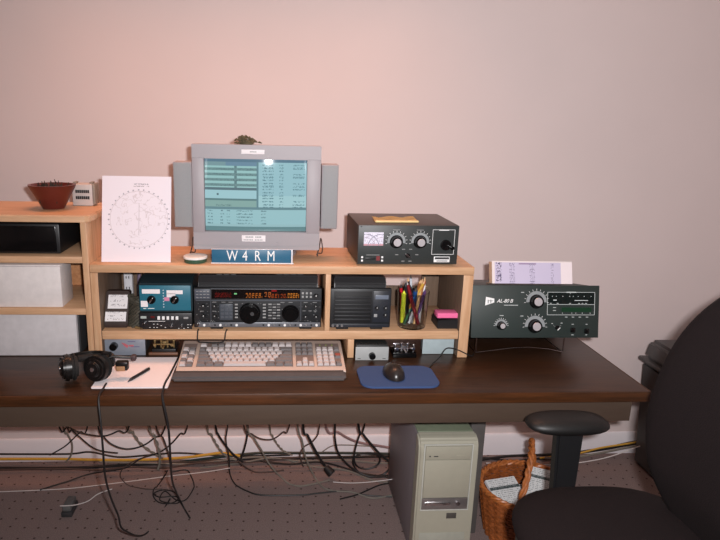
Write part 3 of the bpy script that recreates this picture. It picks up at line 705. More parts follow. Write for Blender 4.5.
# ------------------------------------------------------------------ lower row
t = thing('tuner_interface_box', 'silver box with black knob and red logo under shelf left end', 'device', (-.471, 1.815, DZ))
obj('case', B().box(-.068, .064, .004, .15, .002, .060, .002), DGREY, t)
obj('front_panel', B().box(-.070, .066, 0, .0038, .001, .0605, .001), M('silver_blue', (140, 146, 158), .4, .2), t)
k_ = obj('knob', B().cyl((-.030, 0, .034), (-.030, -.018, .034), .0125, .0115, 24, bev=.0012), BLACKG, t)
obj('logo', B().prism([(-.008, .044), (.004, .041), (.014, .034), (.010, .026), (.002, .032)], 1, -.0008, -.0001).box(.015, .030, -.0008, -.0001, .031, .036), M('logo_red', (186, 96, 106), .5), t, label='red logo mark')
obj('panel_lettering', B().box(.012, .036, -.0008, -.0001, .046, .049).box(.022, .048, -.0009, -.0002, .029, .0315), M('print_blue', (100, 100, 130), .5), t)
def key_paddle(name, lab, loc, m1, m2, wood_base=None, sgn=1):
    t = thing(name, lab, 'morse key', loc)
    obj('base', B().box(-.038, .038, 0, .07, .001, .018, .002), m2, t)
    obj('rail', B().box(-.034, .034, .004, .008, .030, .034, .001).box(-.034, .034, .030, .034, .036, .040, .001), m1, t)
    for x in (-.030, -.010, .010, .030): obj('post', B().cyl((x, .016, .0185), (x, .016, .044 if abs(x) < .02 else .038), .0035, seg=14).sph((x, .016, .046 if abs(x) < .02 else .040), .0045), m1, t)
    for x in (-.027, .027): obj('knob', B().cyl((x, -.002, .032), (x, .006, .032), .005, seg=14), m1, t)
    obj('lever', B().box(-.003, .003, -.014, .05, .024, .028, .001).box(-.010, .010, .02, .028, .022, .036, .002), m1, t)
    return t
t = key_paddle('telegraph_key', 'brass telegraph key on a dark base beside the silver box', (-.350, 1.825, DZ), BRASS, BLACK)
obj('plinth', B().box(-.046, .046, -.012, -.002, .001, .010, .002), M('old_wood', (120, 84, 66), .5), t)
t = thing('paddle_box', 'light grey box with black knob under shelf beside the keyboard', 'device', (.311, 1.768, DZ))
obj('case', B().box(-.050, .052, .004, .10, .001, .052, .002), BLACKM, t)
obj('front_panel', B().box(-.052, .054, 0, .0038, .001, .046, .001), M('grey_panel', (164, 166, 166), .45), t)
obj('knob', B().cyl((.001, 0, .018), (.001, -.014, .018), .011, .010, 24, bev=.001), BLACKG, t)
bb = B()
for k in range(9): bb.cyl((-.045 + k * .011, .01, .0525), (-.045 + k * .011, .01, .056), .003, seg=8)
obj('terminal_row', bb, BLACK, t)
obj('panel_lettering', B().box(-.045, -.035, -.0006, -.0001, .006, .008).box(.035, .045, -.0006, -.0001, .006, .008), DGREY, t)
key_paddle('morse_paddle', 'chrome morse paddle on black base between two grey boxes', (.422, 1.785, DZ), CHROME, BLACKG)
t = thing('blank_grey_box', 'plain pale blue-grey box under shelf right end', 'box', (.555, 1.82, DZ))
obj('case', B().box(-.062, .030, .004, .05, .001, .050, .002), M('blue_grey', (150, 164, 168), .45), t)
obj('front_panel', B().box(-.068, .036, 0, .0038, .001, .054, .001), M('blue_grey_front', (162, 176, 180), .45), t)
for x in (-.03, .0): obj('terminal', B().cyl((x, .01, .0525), (x, .01, .058), .0035, seg=10), DGREY, t)

# ------------------------------------------------------------------ keyboard
t = thing('keyboard', 'beige full-size keyboard with left function keys on the desk', 'keyboard', (-.035, 1.668, DZ), (math.radians(9), 0, 0)); t.scale = (.965, 1, 1)
KB = M('keyboard_beige', (190, 170, 158), .5, var=.02); KC = M('keycap_pale', (192, 184, 184), .5, var=.02); KG = M('keycap_grey', (118, 113, 114), .5, var=.02)
bb = B().prism([(0, .001), (.19, -.024), (.19, .004), (.182, .010), (.175, .012), (.02, .012), (.004, .009)], 0, -.262, .262, bev=.002)
body = obj('body', bb, KB, t)
obj('foot', B().box(-.22, -.18, .17, .18, -.0272, -.02), KB, t); obj('foot', B().box(.18, .22, .17, .18, -.0272, -.02), KB, t)
wells = [(-.256, -.214), (-.203, .098), (.108, .165), (.174, .252)]
bb = B()
for a, c in wells: bb.box(a, c, .022, .158, .0121, .0128)
obj('key_well', bb, M('well_brown', (120, 104, 98), .7), t)
cnt = [0]; restb = B()
def key(x0_, x1_, row, m):
    ys = [.024, .045, .066, .087, .108, .137][row]; g_ = .0008
    prf = [(ys, .0128), (ys + .0185, .0128), (ys + .0155, .0200), (ys + .003, .0200)]
    tb = bmesh.new()
    z0_, z1_ = .0129, .0205
    lo = [(x0_ + g_, ys + g_), (x1_ - g_, ys + g_), (x1_ - g_, ys + .0195), (x0_ + g_, ys + .0195)]; i_ = .0025
    hi = [(x0_ + g_ + i_, ys + .002), (x1_ - g_ - i_, ys + .002), (x1_ - g_ - i_, ys + .0155), (x0_ + g_ + i_, ys + .0155)]
    A = [tb.verts.new((*p, z0_)) for p in lo]; C = [tb.verts.new((*p, z1_)) for p in hi]
    tb.faces.new(C)
    for k in range(4): tb.faces.new((A[k], A[(k + 1) % 4], C[(k + 1) % 4], C[k]))
    cnt[0] += 1
    if cnt[0] <= 100:
        q = B(); q._add(tb, 0); obj('key', q, m, t)
    else:
        restb._add(tb, 0 if m is KG else 1)
u = .0198
for r_ in range(5):
    for k in range(2): key(-.256 + k * u * 1.05, -.256 + (k + 1) * u * 1.05, r_, KG if (r_ + k) % 2 else KC)
x = -.203
rows_ = [[1.3, 1.2, 1.3, 6.1, 1.3, 1.2, 1.3], [2.3] + [1] * 10 + [2.8], [1.8] + [1] * 11 + [2.2], [1.5] + [1] * 12 + [1.6], [1] * 13 + [2], [1, .6] + [1] * 12]
for r_, rw in enumerate(rows_):
    tot = sum(rw); xx = -.203; s_ = .300 / tot
    for k, w_ in enumerate(rw):
        if r_ == 5 and k == 1: xx += w_ * s_; continue
        dark = (r_ in (1, 2, 3, 4) and (k == len(rw) - 1 or (k == 0))) or (r_ == 5 and k in (2, 3, 8, 9, 10)) or (r_ == 0 and k != 3)
        key(xx, xx + w_ * s_, r_, KG if dark else KC); xx += w_ * s_
for r_ in (0, 1, 3, 4, 5):
    for k in range(3):
        if r_ == 1 and k != 1: continue
        key(.108 + k * .019, .127 + k * .019, r_, KG if r_ > 2 else KC)
for r_ in range(5):
    for k in range(4):
        if k == 3 and r_ in (1, 3): continue
        key(.174 + k * .0195, .1935 + k * .0195, r_, KC if k < 3 else KG)
q = obj('key', restb, [KG, KC], t); q['kind'] = 'stuff'
obj('red_key', B().box(.2345, .2515, .071, .085, .0207, .0212), M('brick_red', (150, 78, 68), .5), t)
for k in range(3): obj('lamp', B().cyl((.19 + k * .02, .147, .0122), (.19 + k * .02, .147, .0135), .0025, seg=10), M('lamp_green', (150, 170, 90), .4), t)
bb = B()
prof = [(0, 0), (.046, 0), (.048, .010), (.042, .018), (.028, .021), (.012, .019), (.002, .010)]
tag(obj('wrist_rest', B().prism(prof, 0, -.254, .250, bev=.006), M('rest_grey', (72, 66, 66), .75), loc=(-.037, 1.614, DZ)), 'dark grey cushioned wrist rest along front of the keyboard', 'wrist rest')

# ------------------------------------------------------------------ mouse pad & mouse
def rounded(w_, h_, r_, n_=8, skew=0):
    P = []
    for cx_, cy_, a in ((w_ / 2 - r_, h_ / 2 - r_, 0), (-w_ / 2 + r_, h_ / 2 - r_, 90), (-w_ / 2 + r_, -h_ / 2 + r_, 180), (w_ / 2 - r_, -h_ / 2 + r_, 270)):
        for k in range(n_ + 1):
            q = math.radians(a + 90 * k / n_); P.append((cx_ + r_ * math.cos(q), cy_ + r_ * math.sin(q)))
    return P
tag(obj('mouse_pad', B().prism(rounded(.232, .150, .036), 2, 0, .006, bev=.0008), M('pad_blue', (50, 74, 118), .8, bump=.2, scale=600), loc=(.368, 1.638, DZ)), 'blue rounded mouse pad on the desk', 'mouse pad')
t = thing('computer_mouse', 'dark grey computer mouse on the blue mouse pad', 'mouse', (.357, 1.645, DZ + .0062), (0, 0, math.radians(4)))
bb = B(); tb = bmesh.new(); bmesh.ops.create_uvsphere(tb, u_segments=28, v_segments=18, radius=1)
for v in tb.verts:
    z = v.co.z; v.co = Vector((v.co.x * .031 * (1 - .10 * v.co.y), v.co.y * .055, (z * .034 if z > 0 else z * .002) * (1 - .25 * v.co.y) + .0022))
bb._add(tb, 0); obj('shell', bb, M('mouse_dark', (36, 31, 30), .3), t, ang=60)
obj('button_split', B().tube([(0, .052, .008), (0, .040, .018), (0, .026, .0262)], .0008, 6), BLACK, t)
obj('wheel', B().cyl((-.003, .036, .022), (.003, .036, .022), .006, seg=16), BLACKG, t)

# ------------------------------------------------------------------ papers, pen, headset on desk
def sheet(u, v):
    if .55 < v < .9 and .2 < u < .5 and random.random() < .05: return (190, 180, 200)
    return (238, 222, 224)
bb = B()
for k in range(4):
    m = Matrix.Rotation(math.radians([0, .8, -.6, .3][k]), 4, 'Z'); bb.box(-.104, .104, -.108, .108, k * .0011, k * .0011 + .0009, mat=m)
tag(obj('paper_stack', bb, PAPER, loc=(-.400, 1.682, DZ + .0003)), 'stack of white paper lying at left front of the desk', 'paper')
t = thing('ballpoint_pen', 'black ballpoint pen lying diagonally on white paper stack', 'pen', (-.388, 1.650, DZ + .0095), (0, 0, math.radians(64)))
obj('barrel', B().cyl((-.038, 0, 0), (.044, 0, 0), .0045, seg=14, bev=.0005), BLACK, t)
obj('tip', B().cyl((-.0383, 0, 0), (-.052, 0, -.002), .0042, .001, seg=12), DGREY, t)
obj('clip', B().box(.012, .046, -.001, .001, .0047, .0062, .0004), STEEL, t)
t = thing('headset', 'black headphones with boom microphone lying at left of the desk', 'headphones', (-.512, 1.635, DZ))
HB = M('headset_black', (20, 18, 18), .3)
def ear(cx_, cy_, cz_, ax, nm_='ear_cup'):
    ax = Vector(ax).normalized(); c = Vector((cx_, cy_, cz_))
    q = obj(nm_, B().cyl(c, c + ax * .022, .040, .036, 32, bev=.006).cyl(c + ax * .022, c + ax * .028, .024, .020, 24, bev=.002), HB, t)
    obj('cushion', B().cyl(c - ax * .0185, c - ax * .0005, .036, .041, 32, bev=.007), M('ear_foam', (26, 24, 24), .8), q)
    obj('badge', B().cyl(c + ax * .0281, c + ax * .0293, .006, seg=16), CHROME, q); return c
ear(-.062, -.010, .0432, (-.9, -.45, .05)); ear(.016, -.012, .0432, (-.35, -.92, .12))
P = [];  
for k in range(25):
    a = PI * k / 24; P.append((-.022 - .058 * math.cos(a) , .02 + .115 * math.sin(a) , .050 + .018 * math.sin(a)))
P2 = []
for k in range(21):
    a = PI * k / 20; P2.append((-.020 - .072 * math.cos(a), .004 + .095 * math.sin(a), .052 - .016 * math.sin(a)))
bb = B()
for dz in (-.010, -.005, 0, .005, .010): bb.tube([(p[0], p[1], p[2] + dz) for p in P2], .004, 8)
obj('headband', bb, HB, t)
obj('headband_pad', B().tube([(p[0] * .96, p[1] * .93, p[2] - .004) for p in P2[5:16]], .010, 10), MC['ear_foam'], t)
obj('yoke', B().tube([(.028, -.012, .085), (.045, .01, .078), (.050, .0, .05)], .005, 8), HB, t)
obj('boom', B().tube([(.030, .0, .060), (.055, .005, .070), (.080, .008, .066), (.104, .010, .064)], .004, 8), HB, t)
obj('microphone', B().box(.062, .098, -.012, .012, .030, .058, .006), HB, t)
obj('mic_foam', B().box(.066, .090, -.0145, -.0122, .032, .046, .001), M('tan_foam', (160, 120, 86), .8), t, label='tan label on the microphone')
obj('boom_end', B().box(.104, .118, .0, .018, .056, .072, .003), M('maroon_grey', (72, 54, 56), .5), t)

# ------------------------------------------------------------------ linear amplifier
AX0, AX1, AZ0 = .632, 1.055, .792
TILT = math.radians(-11.5)
t = thing('linear_amplifier', 'large dark green-black amplifier on wire stand at right of desk', 'amplifier', (.8435, 1.78, AZ0), (TILT, 0, 0))
AMPF = M('amp_front', (38, 48, 46), .5, bump=.1, scale=700)
aw = (AX1 - AX0) / 2; a0 = 0; a1 = .170
obj('cabinet', B().box(-aw + .006, aw - .006, .006, .34, a0 + .003, a1 - .003, .003), M('amp_case', (44, 50, 50), .5, bump=.1, scale=500), t)
obj('front_panel', B().box(-aw, aw, 0, .0055, a0, a1, .0015), AMPF, t)
ax = lambda px: -aw + (px - 471) / 127.5 * 2 * aw
az = lambda py: a1 - (py - 285.5) / 52.3 * (a1 - a0)
dial(t, ax(535.2), az(301.5), .0205, .040, a0=-5, a1=185); dial(t, ax(534.2), az(326), .0205, .040, a0=-5, a1=185)
dial(t, ax(500.5), az(325.5), .0125, .024, a0=0, a1=180)
bb = B(); bb.prism([(ax(484.2), az(305.6)), (ax(493.2), az(302.6)), (ax(493.2), az(298.8)), (ax(485), az(297.0))], 1, -.0008, -.0001)
lg = obj('logo', bb, WHITE, t, label='white wedge-shaped logo')
obj('logo_cut', B().box(ax(486.8), ax(487.4), -.0012, -.0009, az(303.5), az(300)).box(ax(489.5), ax(490.1), -.0012, -.0009, az(303.3), az(299.8)).box(ax(487.5), ax(492), -.0012, -.0009, az(301.2), az(300.8)), AMPF, lg)
obj('model_lettering', B().text('AL-80 B', .0165, .0003, FRONT(ax(503.5), -.0005, az(301.2)), shear=.35, spacing=.95), WHITE, t)
bb = B(); r3 = random.Random(3)
x = ax(503)
while x < ax(517): w_ = r3.uniform(.001, .0028); bb.box(x, x + w_, -.0006, -.0001, az(305.7), az(304.9)); x += w_ + .0007
for px, py, w_ in ((521.2, 292.5, .008), (521, 316, .008), (500.8, 315.6, .011), (569, 293.5, .0), (565.5, 317, .006), (572.3, 317, .006), (579.2, 317, .006), (586.5, 317, .006), (572.2, 324.2, .005), (586.2, 324.2, .004), (572.2, 334.8, .006), (586.2, 334.8, .004), (551.5, 323.5, .003), (561, 323, .004)):
    bb.box(ax(px) - w_ / 2 - .001, ax(px) + w_ / 2 + .001, -.0006, -.0001, az(py) - .001, az(py) + .001)
obj('panel_lettering', bb, M('print_light', (190, 196, 196), .5), t)
bb = B(); xa, xb = ax(546.3), ax(593.8)
for z in (az(292.2), az(304.4), az(314.8)): bb.box(xa, xb, -.0006, -.0001, z - .0007, z + .0007)
for x in (xa, xb): bb.box(x - .0007, x + .0007, -.0006, -.0001, az(314.8), az(292.2))
bb.box(ax(565), ax(575), -.0008, -.0001, az(292.7), az(291.7))
for px in (551, 555, 561.5, 568.5, 572, 577, 583, 590): bb.box(ax(px) - .0012, ax(px) + .0012, -.0006, -.0001, az(296.6), az(295.9))
for px in (549.5, 556.5, 569, 578, 581.5, 585): bb.box(ax(px) - .003, ax(px) + .003, -.0006, -.0001, az(303.6), az(303))
bb.box(ax(573.5), ax(587), -.0006, -.0001, az(300.7), az(300)); bb.box(ax(552), ax(555.5), -.0006, -.0001, az(300.6), az(299.6)); bb.box(ax(552), ax(555), -.0006, -.0001, az(307.8), az(307.2)); bb.box(ax(552), ax(555), -.0006, -.0001, az(310.7), az(310.1))
for px in (561.5, 571, 575, 581.5, 589.5): bb.box(ax(px) - .0012, ax(px) + .0012, -.0006, -.0001, az(313.4), az(312.6))
obj('display_frame', bb, MC['print_light'], t)
obj('display_window', B().box(ax(547), ax(593), -.0004, -.0001, az(304), az(292.8)), M('amp_window', (20, 28, 28), .2), t)
obj('led_bar', B().box(ax(560.5), ax(590.5), -.0008, -.0001, az(311.8), az(307.4)), M('led_green', (20, 52, 34), .3, emit=.1), t, label='dim green bar display')
for px, py in ((572.2, 330), (586.2, 331)): obj('rocker_switch', B().box(ax(px) - .008, ax(px) + .008, -.005, -.0001, az(py) - .008, az(py) + .008, .002), BLACKG, t)
kk = obj('selector_knob', B().cyl((ax(556.5), 0, az(327.5)), (ax(556.5), -.009, az(327.5)), .007, .0065, 18), BLACKG, t)
obj('pointer', B().box(-.001, .001, -.0105, -.0092, -.006, .006, mat=Matrix.Translation((ax(557), 0, az(328.5))) @ Matrix.Rotation(.8, 4, 'Y')), WHITE, kk)
obj('tick_marks', B().tube([(ax(552.5), -.0004, az(325)), (ax(555), -.0004, az(327))], .0005, 4).tube([(ax(560.5), -.0004, az(325)), (ax(558), -.0004, az(327))], .0005, 4), GREYW, kk)
for x in (-aw + .03, aw - .04): obj('foot', B().cyl((x, .31, -.0088), (x, .31, .0028), .009, .011, 16), RUBBER, t)
# wire stand
ws = thing('wire_stand', 'thin chrome wire stand holding up the amplifier', 'stand', (.8435, 1.78, DZ))
sx = aw - .035; zt = .0628
for x_ in (-sx, sx - .055):
    obj('side_frame', B().tube(smooth_([(x_, .20, .003), (x_, .12, .003), (x_, .055, .003), (x_, .045, .008), (x_, .045, .03), (x_, .045, zt)]), .0022, 8), CHROME, ws)
obj('cross_wire', B().tube([(-sx, .045, .004), (-sx * .3, .045, .020), (0, .045, .022), (sx * .4, .045, .016), (sx - .055, .045, .005)], .0018, 8), CHROME, ws)
obj('cross_wire', B().tube([(-sx, .20, .004), (sx - .055, .20, .004)], .0018, 8), CHROME, ws)
obj('top_rail', B().cyl((-sx - .004, .045, zt), (sx - .05, .045, zt), .002, seg=8), CHROME, ws)
# papers on amp
def apf(u, v):
    if u < .035 or v > .93: return (226, 214, 214)
    if u > .86: return (232, 220, 224)
    if .05 < u < .115 and random.random() < .35 and v > .1: return (74, 66, 96)
    for c, w_ in ((.25, .035), (.5, .03), (.75, .02)):
        if abs(u - c) < w_ and (v * 15) % 1 < .6 and random.random() < .5: return (140, 132, 158)
    if .33 < u < .55 and .9 > v > .86: return (150, 130, 160)
    return (196, 188, 212)
rr = math.radians(-62)
q = printed('paper_sheet', .270, .074, 120, 34, apf, PRINT, None, (.848, 1.853, .9535), (math.radians(-18), 0, math.radians(-.5)), thick=.0008)
tag(q, 'white sheet with lilac printed columns propped on the amplifier', 'paper')
tag(obj('cardboard_folder', B().box(-.143, .12, 0, .004, 0, .071, .001).box(-.143, .12, .004, .034, 0, .003, .001), M('kraft', (150, 120, 98), .8), loc=(.848, 1.857, .953), rot=(math.radians(-18), 0, math.radians(-.5))), 'brown card behind the printed sheet on the amplifier', 'folder')

# ------------------------------------------------------------------ tower PC
t = thing('computer_tower', 'beige-grey desktop computer tower standing under the desk', 'computer', (.574, 1.72, 0))
TG = M('tower_putty', (164, 160, 144), .45, var=.02); TS = M('tower_side', (122, 114, 118), .5, var=.02)
obj('case', B().box(-.098, .094, .05, .46, .012, .460, .004), TS, t, label='grey metal case sides')
fp = [(.0, 0.012), (.0, .41), (.004, .442), (.014, .459), (.035, .468), (.052, .4685), (.052, .012)]
obj('front_bezel', B().prism(fp, 0, -.101, .097, bev=.006, seg=3), TG, t)
obj('top_panel', B().box(-.096, .092, .0525, .46, .4605, .4675, .003), M('tower_top', (118, 126, 106), .5), t)
px_ = lambda px: -.107 + (px - 417) / 62 * .198
pz_ = lambda py: .460 - (py - 440) / 75 * .286
fr = B(); xa, xb, zt_, zb = px_(425), px_(473.5), pz_(443.5), pz_(505.5)
for a, b2, c, d2 in ((xa - .004, xb + .004, zt_, zt_ + .004), (xa - .004, xb + .004, zb - .004, zb), (xa - .004, xa, zb, zt_), (xb, xb + .004, zb, zt_)): fr.box(a, b2, -.004, -.0002, c, d2, .001)
obj('bay_frame', fr, M('frame_shade', (186, 186, 178), .35), t)
dd = obj('optical_drive', B().box(xa + .002, xb - .002, -.005, -.0003, pz_(456.5), zt_ - .003, .001), TG, t)
obj('drive_led', B().cyl((px_(430), -.0052, pz_(453.3)), (px_(430), -.0062, pz_(453.3)), .0025, seg=10).box(px_(434), px_(438.5), -.0062, -.0052, pz_(453.8), pz_(453)), DGREY, dd)
obj('eject_button', B().box(px_(457), px_(466), -.0065, -.0052, pz_(453.6), pz_(452.6), .0004), TG, dd)
obj('bay_cover', B().box(xa + .002, xb - .002, -.005, -.0003, pz_(493.5), pz_(457.2), .0015), TG, t)
fl = obj('floppy_drive', B().box(xa + .001, xb - .001, -.004, -.0003, zb + .001, pz_(494.2), .001), STEEL, t, label='silver floppy drive strip')
obj('drive_slot', B().box(px_(428), px_(455), -.009, -.0041, pz_(500.8), pz_(497.8), .0014), CHROME, fl)
obj('power_button', B().cyl((px_(463), -.0042, pz_(499)), (px_(463), -.010, pz_(499)), .0085, .0075, 20, bev=.001), CHROME, fl)
obj('badge', B().box(px_(452.5), px_(463), -.0015, -.0002, pz_(515), pz_(509.5), .0004), M('badge_dark', (96, 92, 88), .4, .4), t)
obj('lower_grille', B().box(xa, xb, -.002, -.0002, .035, .12, .0008), M('frame_shade2', (160, 160, 148), .5), t)
for x in (-.08, .075):
    for y in (.05, .42): obj('foot', B().box(x - .012, x + .012, y - .012, y + .012, 0, .0118, .002), RUBBER, t)

# ------------------------------------------------------------------ wicker basket + newspapers
BX, BY = .915, 1.862
t = thing('wicker_basket', 'brown wicker basket with arched handle on carpet beside the tower', 'basket', (BX, BY, 0))
WK = M('wicker', (140, 76, 36), .45, var=.35, scale=60, bump=.3); WK2 = M('wicker_light', (172, 100, 50), .4, var=.3, scale=80, bump=.3)
RXr, RYr, HB_ = .162, .150, .19
bb = B(); NS = 48
for k in range(19):
    z = .006 + k * .0103; f = .80 + .20 * (z / HB_); P = []
    for j in range(NS * 2):
        a = PI * j / NS; o_ = .0032 * (1 if (j + k * 2 + (k % 2)) % 4 < 2 else -1)
        P.append(((RXr * f + o_) * math.cos(a), (RYr * f + o_) * math.sin(a), z))
    bb.tube(P, .0053, 6, closed=True)
for j in range(NS // 2):
    a = 2 * PI * (j + .5) / (NS / 2)
    bb.tube([(RXr * (.8 + .2 * q) * math.cos(a), RYr * (.8 + .2 * q) * math.sin(a), q * HB_ + .003) for q in (0, .5, 1)], .003, 6)
body = obj('woven_body', bb, WK, t)
bb = B()
for ph in (0, 2.1, 4.2):
    P = [((RXr + .002 + .006 * math.cos(14 * a + ph)) * math.cos(a), (RYr + .002 + .006 * math.cos(14 * a + ph)) * math.sin(a), HB_ + .006 + .006 * math.sin(14 * a + ph)) for a in [2 * PI * j / 160 for j in range(160)]]
    bb.tube(P, .0055, 6, closed=True)
obj('braided_rim', bb, WK2, t)
bb = B(); bb.lathe([(.001, .001), (.79, .001), (.79, .006), (.001, .006)], seg=40, mat=Matrix.Diagonal((RXr, RYr, 1, 1)))
obj('bottom', bb, WK, t)
bb = B()
for ph in (0, 2.1, 4.2):
    P = []
    for j in range(121):
        u_ = j / 120; a = PI * u_; yy = -.124 * math.cos(a); zz = HB_ - .02 + .190 * math.sin(a) ** .8
        c_, s_ = math.cos(a), math.sin(a)
        P.append((.085 * (2 * u_ - 1) + .007 * math.cos(30 * u_ + ph), yy + .007 * math.sin(30 * u_ + ph) * c_ * .3, zz + .007 * math.sin(30 * u_ + ph) * s_))
    bb.tube(P, .0055, 7)
obj('handle', bb, WK2, t, label='twisted wicker arch handle')
def npf(u, v):
    if (v * 20) % 1 < .45 and .08 < u < .92 and (u * 4) % 1 > .1 and random.random() < .6: return (140, 144, 146)
    if .7 < v < .78: return (70, 80, 80)
    return (212, 214, 214)
for k, (x, y, z, rx_, rz_, lb) in enumerate(((-.050, -.02, .135, 68, 12, 'grey folded newspaper at left inside the wicker basket'), (.035, .01, .150, 64, -28, 'folded newspaper with dark heading at right inside the wicker basket'), (.0, .0, .105, 75, 3, 'newspaper lying lowest inside the wicker basket'))):
    q = printed('newspaper', .12 if k < 2 else .16, .15, 50, 60, npf, PRINT, None, (BX + x, BY + y - .06, z), (math.radians(-rx_), 0, math.radians(rz_)), thick=.012)
    tag(q, lb, 'newspaper', 'newspapers in the basket')

# ------------------------------------------------------------------ storage bin at right
t = thing('plastic_bin', 'dark grey lidded plastic bin against the wall right of desk', 'bin', (1.618, 2.05, 0))
GB = M('bin_grey', (66, 64, 64), .55); GL2 = M('bin_lid', (74, 72, 72), .5)
def frus(x0a, x1a, y0a, y1a, z0a, x0b, x1b, y0b, y1b, z1b, bev):
    bb = B(); tb = bmesh.new()
    A = [tb.verts.new((x, y, z0a)) for x, y in ((x0a, y0a), (x1a, y0a), (x1a, y1a), (x0a, y1a))]; C = [tb.verts.new((x, y, z1b)) for x, y in ((x0b, y0b), (x1b, y0b), (x1b, y1b), (x0b, y1b))]
    tb.faces.new(A[::-1]); tb.faces.new(C)
    for k in range(4): tb.faces.new((A[k], A[(k + 1) % 4], C[(k + 1) % 4], C[k]))
    bmesh.ops.bevel(tb, geom=tb.edges[:], offset=bev, segments=3, affect='EDGES'); bb._add(tb, 0); return bb
obj('body', frus(.0, .44, -.05, .27, .002, -.055, .45, -.02, .24, .50, .012), GB, t)
obj('rim', B().box(-.064, .465, -.030, .255, .500, .518, .006), GL2, t)
obj('lid', frus(-.056, .455, -.025, .245, .5185, -.045, .44, .0, .235, .60, .018), GL2, t)

# ------------------------------------------------------------------ office chair
t = thing('office_chair', 'black office chair turned sideways at right front of the desk', 'office chair', (.73, 1.14, 0))
FAB = M('chair_fabric', (25, 18, 19), .9, var=.25, scale=350, bump=.3, spec=.2)
bb = B(); tb = bmesh.new(); bmesh.ops.create_uvsphere(tb, u_segments=48, v_segments=20, radius=1)
def se(v, p): return math.copysign(abs(v) ** p, v)
for v in tb.verts:
    x, y, z = v.co; m_ = max(abs(x), abs(y), 1e-6)
    r_ = math.hypot(x, y); a = math.atan2(y, x); k_ = 1 / (abs(math.cos(a)) ** 3 + abs(math.sin(a)) ** 3) ** (1 / 3)
    v.co = Vector((.10 + .245 * r_ ** .6 * k_ * math.cos(a), .25 * r_ ** .6 * k_ * math.sin(a), .498 + .054 * z))
bb._add(tb, 0); obj('seat', bb, FAB, t, ang=70)
obj('seat_pan', B().box(-.09, .29, -.2, .2, .375, .435, .01), BLACK, t)
# backrest: curved shell on +x side
bb = B(); tb = bmesh.new(); NY, NZ = 20, 26; fr_, bk_ = [], []
def prof_w(q):  # half width by height 0..1
    return .215 * (1 - abs(2 * q - 1) ** 2.6) ** .5 + .004
for j in range(NZ + 1):
    q = j / NZ; z = .51 + .66 * q; hw = prof_w(q); ra, rb = [], []
    for i in range(NY + 1):
        s_ = 2 * i / NY - 1; y = hw * s_; th = .032 * max(0, (1 - s_ ** 4)) ** .5 * min(1, 4.5 * min(q, 1 - q) + .15)
        xx = .315 + .07 * q * q * 2 - .05 - .03 * math.sin(q * PI) * .5 - .045 * (y / .235) ** 2 + .03 * (1 - q) ** 2 * 0
        ra.append(tb.verts.new((xx - th, y, z))); rb.append(tb.verts.new((xx + th, y, z)))
    fr_.append(ra); bk_.append(rb)
for g_, fl_ in ((fr_, 1), (bk_, 0)):
    for j in range(NZ):
        for i in range(NY):
            f_ = (g_[j][i], g_[j][i + 1], g_[j + 1][i + 1], g_[j + 1][i]); tb.faces.new(f_ if not fl_ else f_[::-1])
bmesh.ops.remove_doubles(tb, verts=tb.verts, dist=.0005)
ed = [e for e in tb.edges if e.is_boundary]
if ed: bmesh.ops.holes_fill(tb, edges=ed, sides=0)
bmesh.ops.recalc_face_normals(tb, faces=tb.faces[:])
bb._add(tb, 0); obj('backrest', bb, FAB, t, ang=70)
obj('back_bar', B().box(.345, .37, -.035, .035, .3745, .80, .008).box(.0, .37, -.035, .035, .352, .374, .008), BLACK, t)
for s_ in (1, -1):
    tb = bmesh.new(); bmesh.ops.create_uvsphere(tb, u_segments=36, v_segments=18, radius=1)
    for v in tb.verts:
        r_ = math.hypot(v.co.x, v.co.y); a = math.atan2(v.co.y, v.co.x); k_ = 1 / (abs(math.cos(a)) ** 2.8 + abs(math.sin(a)) ** 2.8) ** (1 / 2.8)
        v.co = Vector((.078 + .115 * r_ ** .6 * k_ * math.cos(a), s_ * .315 + .052 * r_ ** .6 * k_ * math.sin(a), .664 + (.026 if v.co.z > 0 else .020) * v.co.z))
    am = obj('armrest', B()._add(tb, 0), M('arm_black', (18, 17, 17), .5, bump=.1, scale=300), t, ang=70)
    obj('arm_post', B().prism([(.062, .36), (.120, .36), (.124, .650), (.048, .650), (.056, .50)], 1, s_ * .318 - .018, s_ * .318 + .018, bev=.006), BLACK, am)
    obj('arm_bracket', B().box(.05, .13, min(s_ * .16, s_ * .335), max(s_ * .16, s_ * .335), .350, .366, .004), BLACK, am)
obj('gas_lift', B().cyl((0, 0, .09), (0, 0, .36), .026, .022, 20), BLACK, t)
for k in range(5):
    a = 2 * PI * k / 5 + .3; c_, s_ = math.cos(a), math.sin(a)
    lg = obj('base_leg', B().tube([(0, 0, .10), (.15 * c_, .15 * s_, .09), (.28 * c_, .28 * s_, .068)], [.028, .022, .016], 10), BLACK, t)
    obj('caster', B().cyl((.28 * c_ - .018 * s_, .28 * s_ + .018 * c_, .026), (.28 * c_ + .018 * s_, .28 * s_ - .018 * c_, .026), .0258, seg=20, bev=.003).cyl((.28 * c_, .28 * s_, .03), (.28 * c_, .28 * s_, .07), .008), BLACKG, lg)

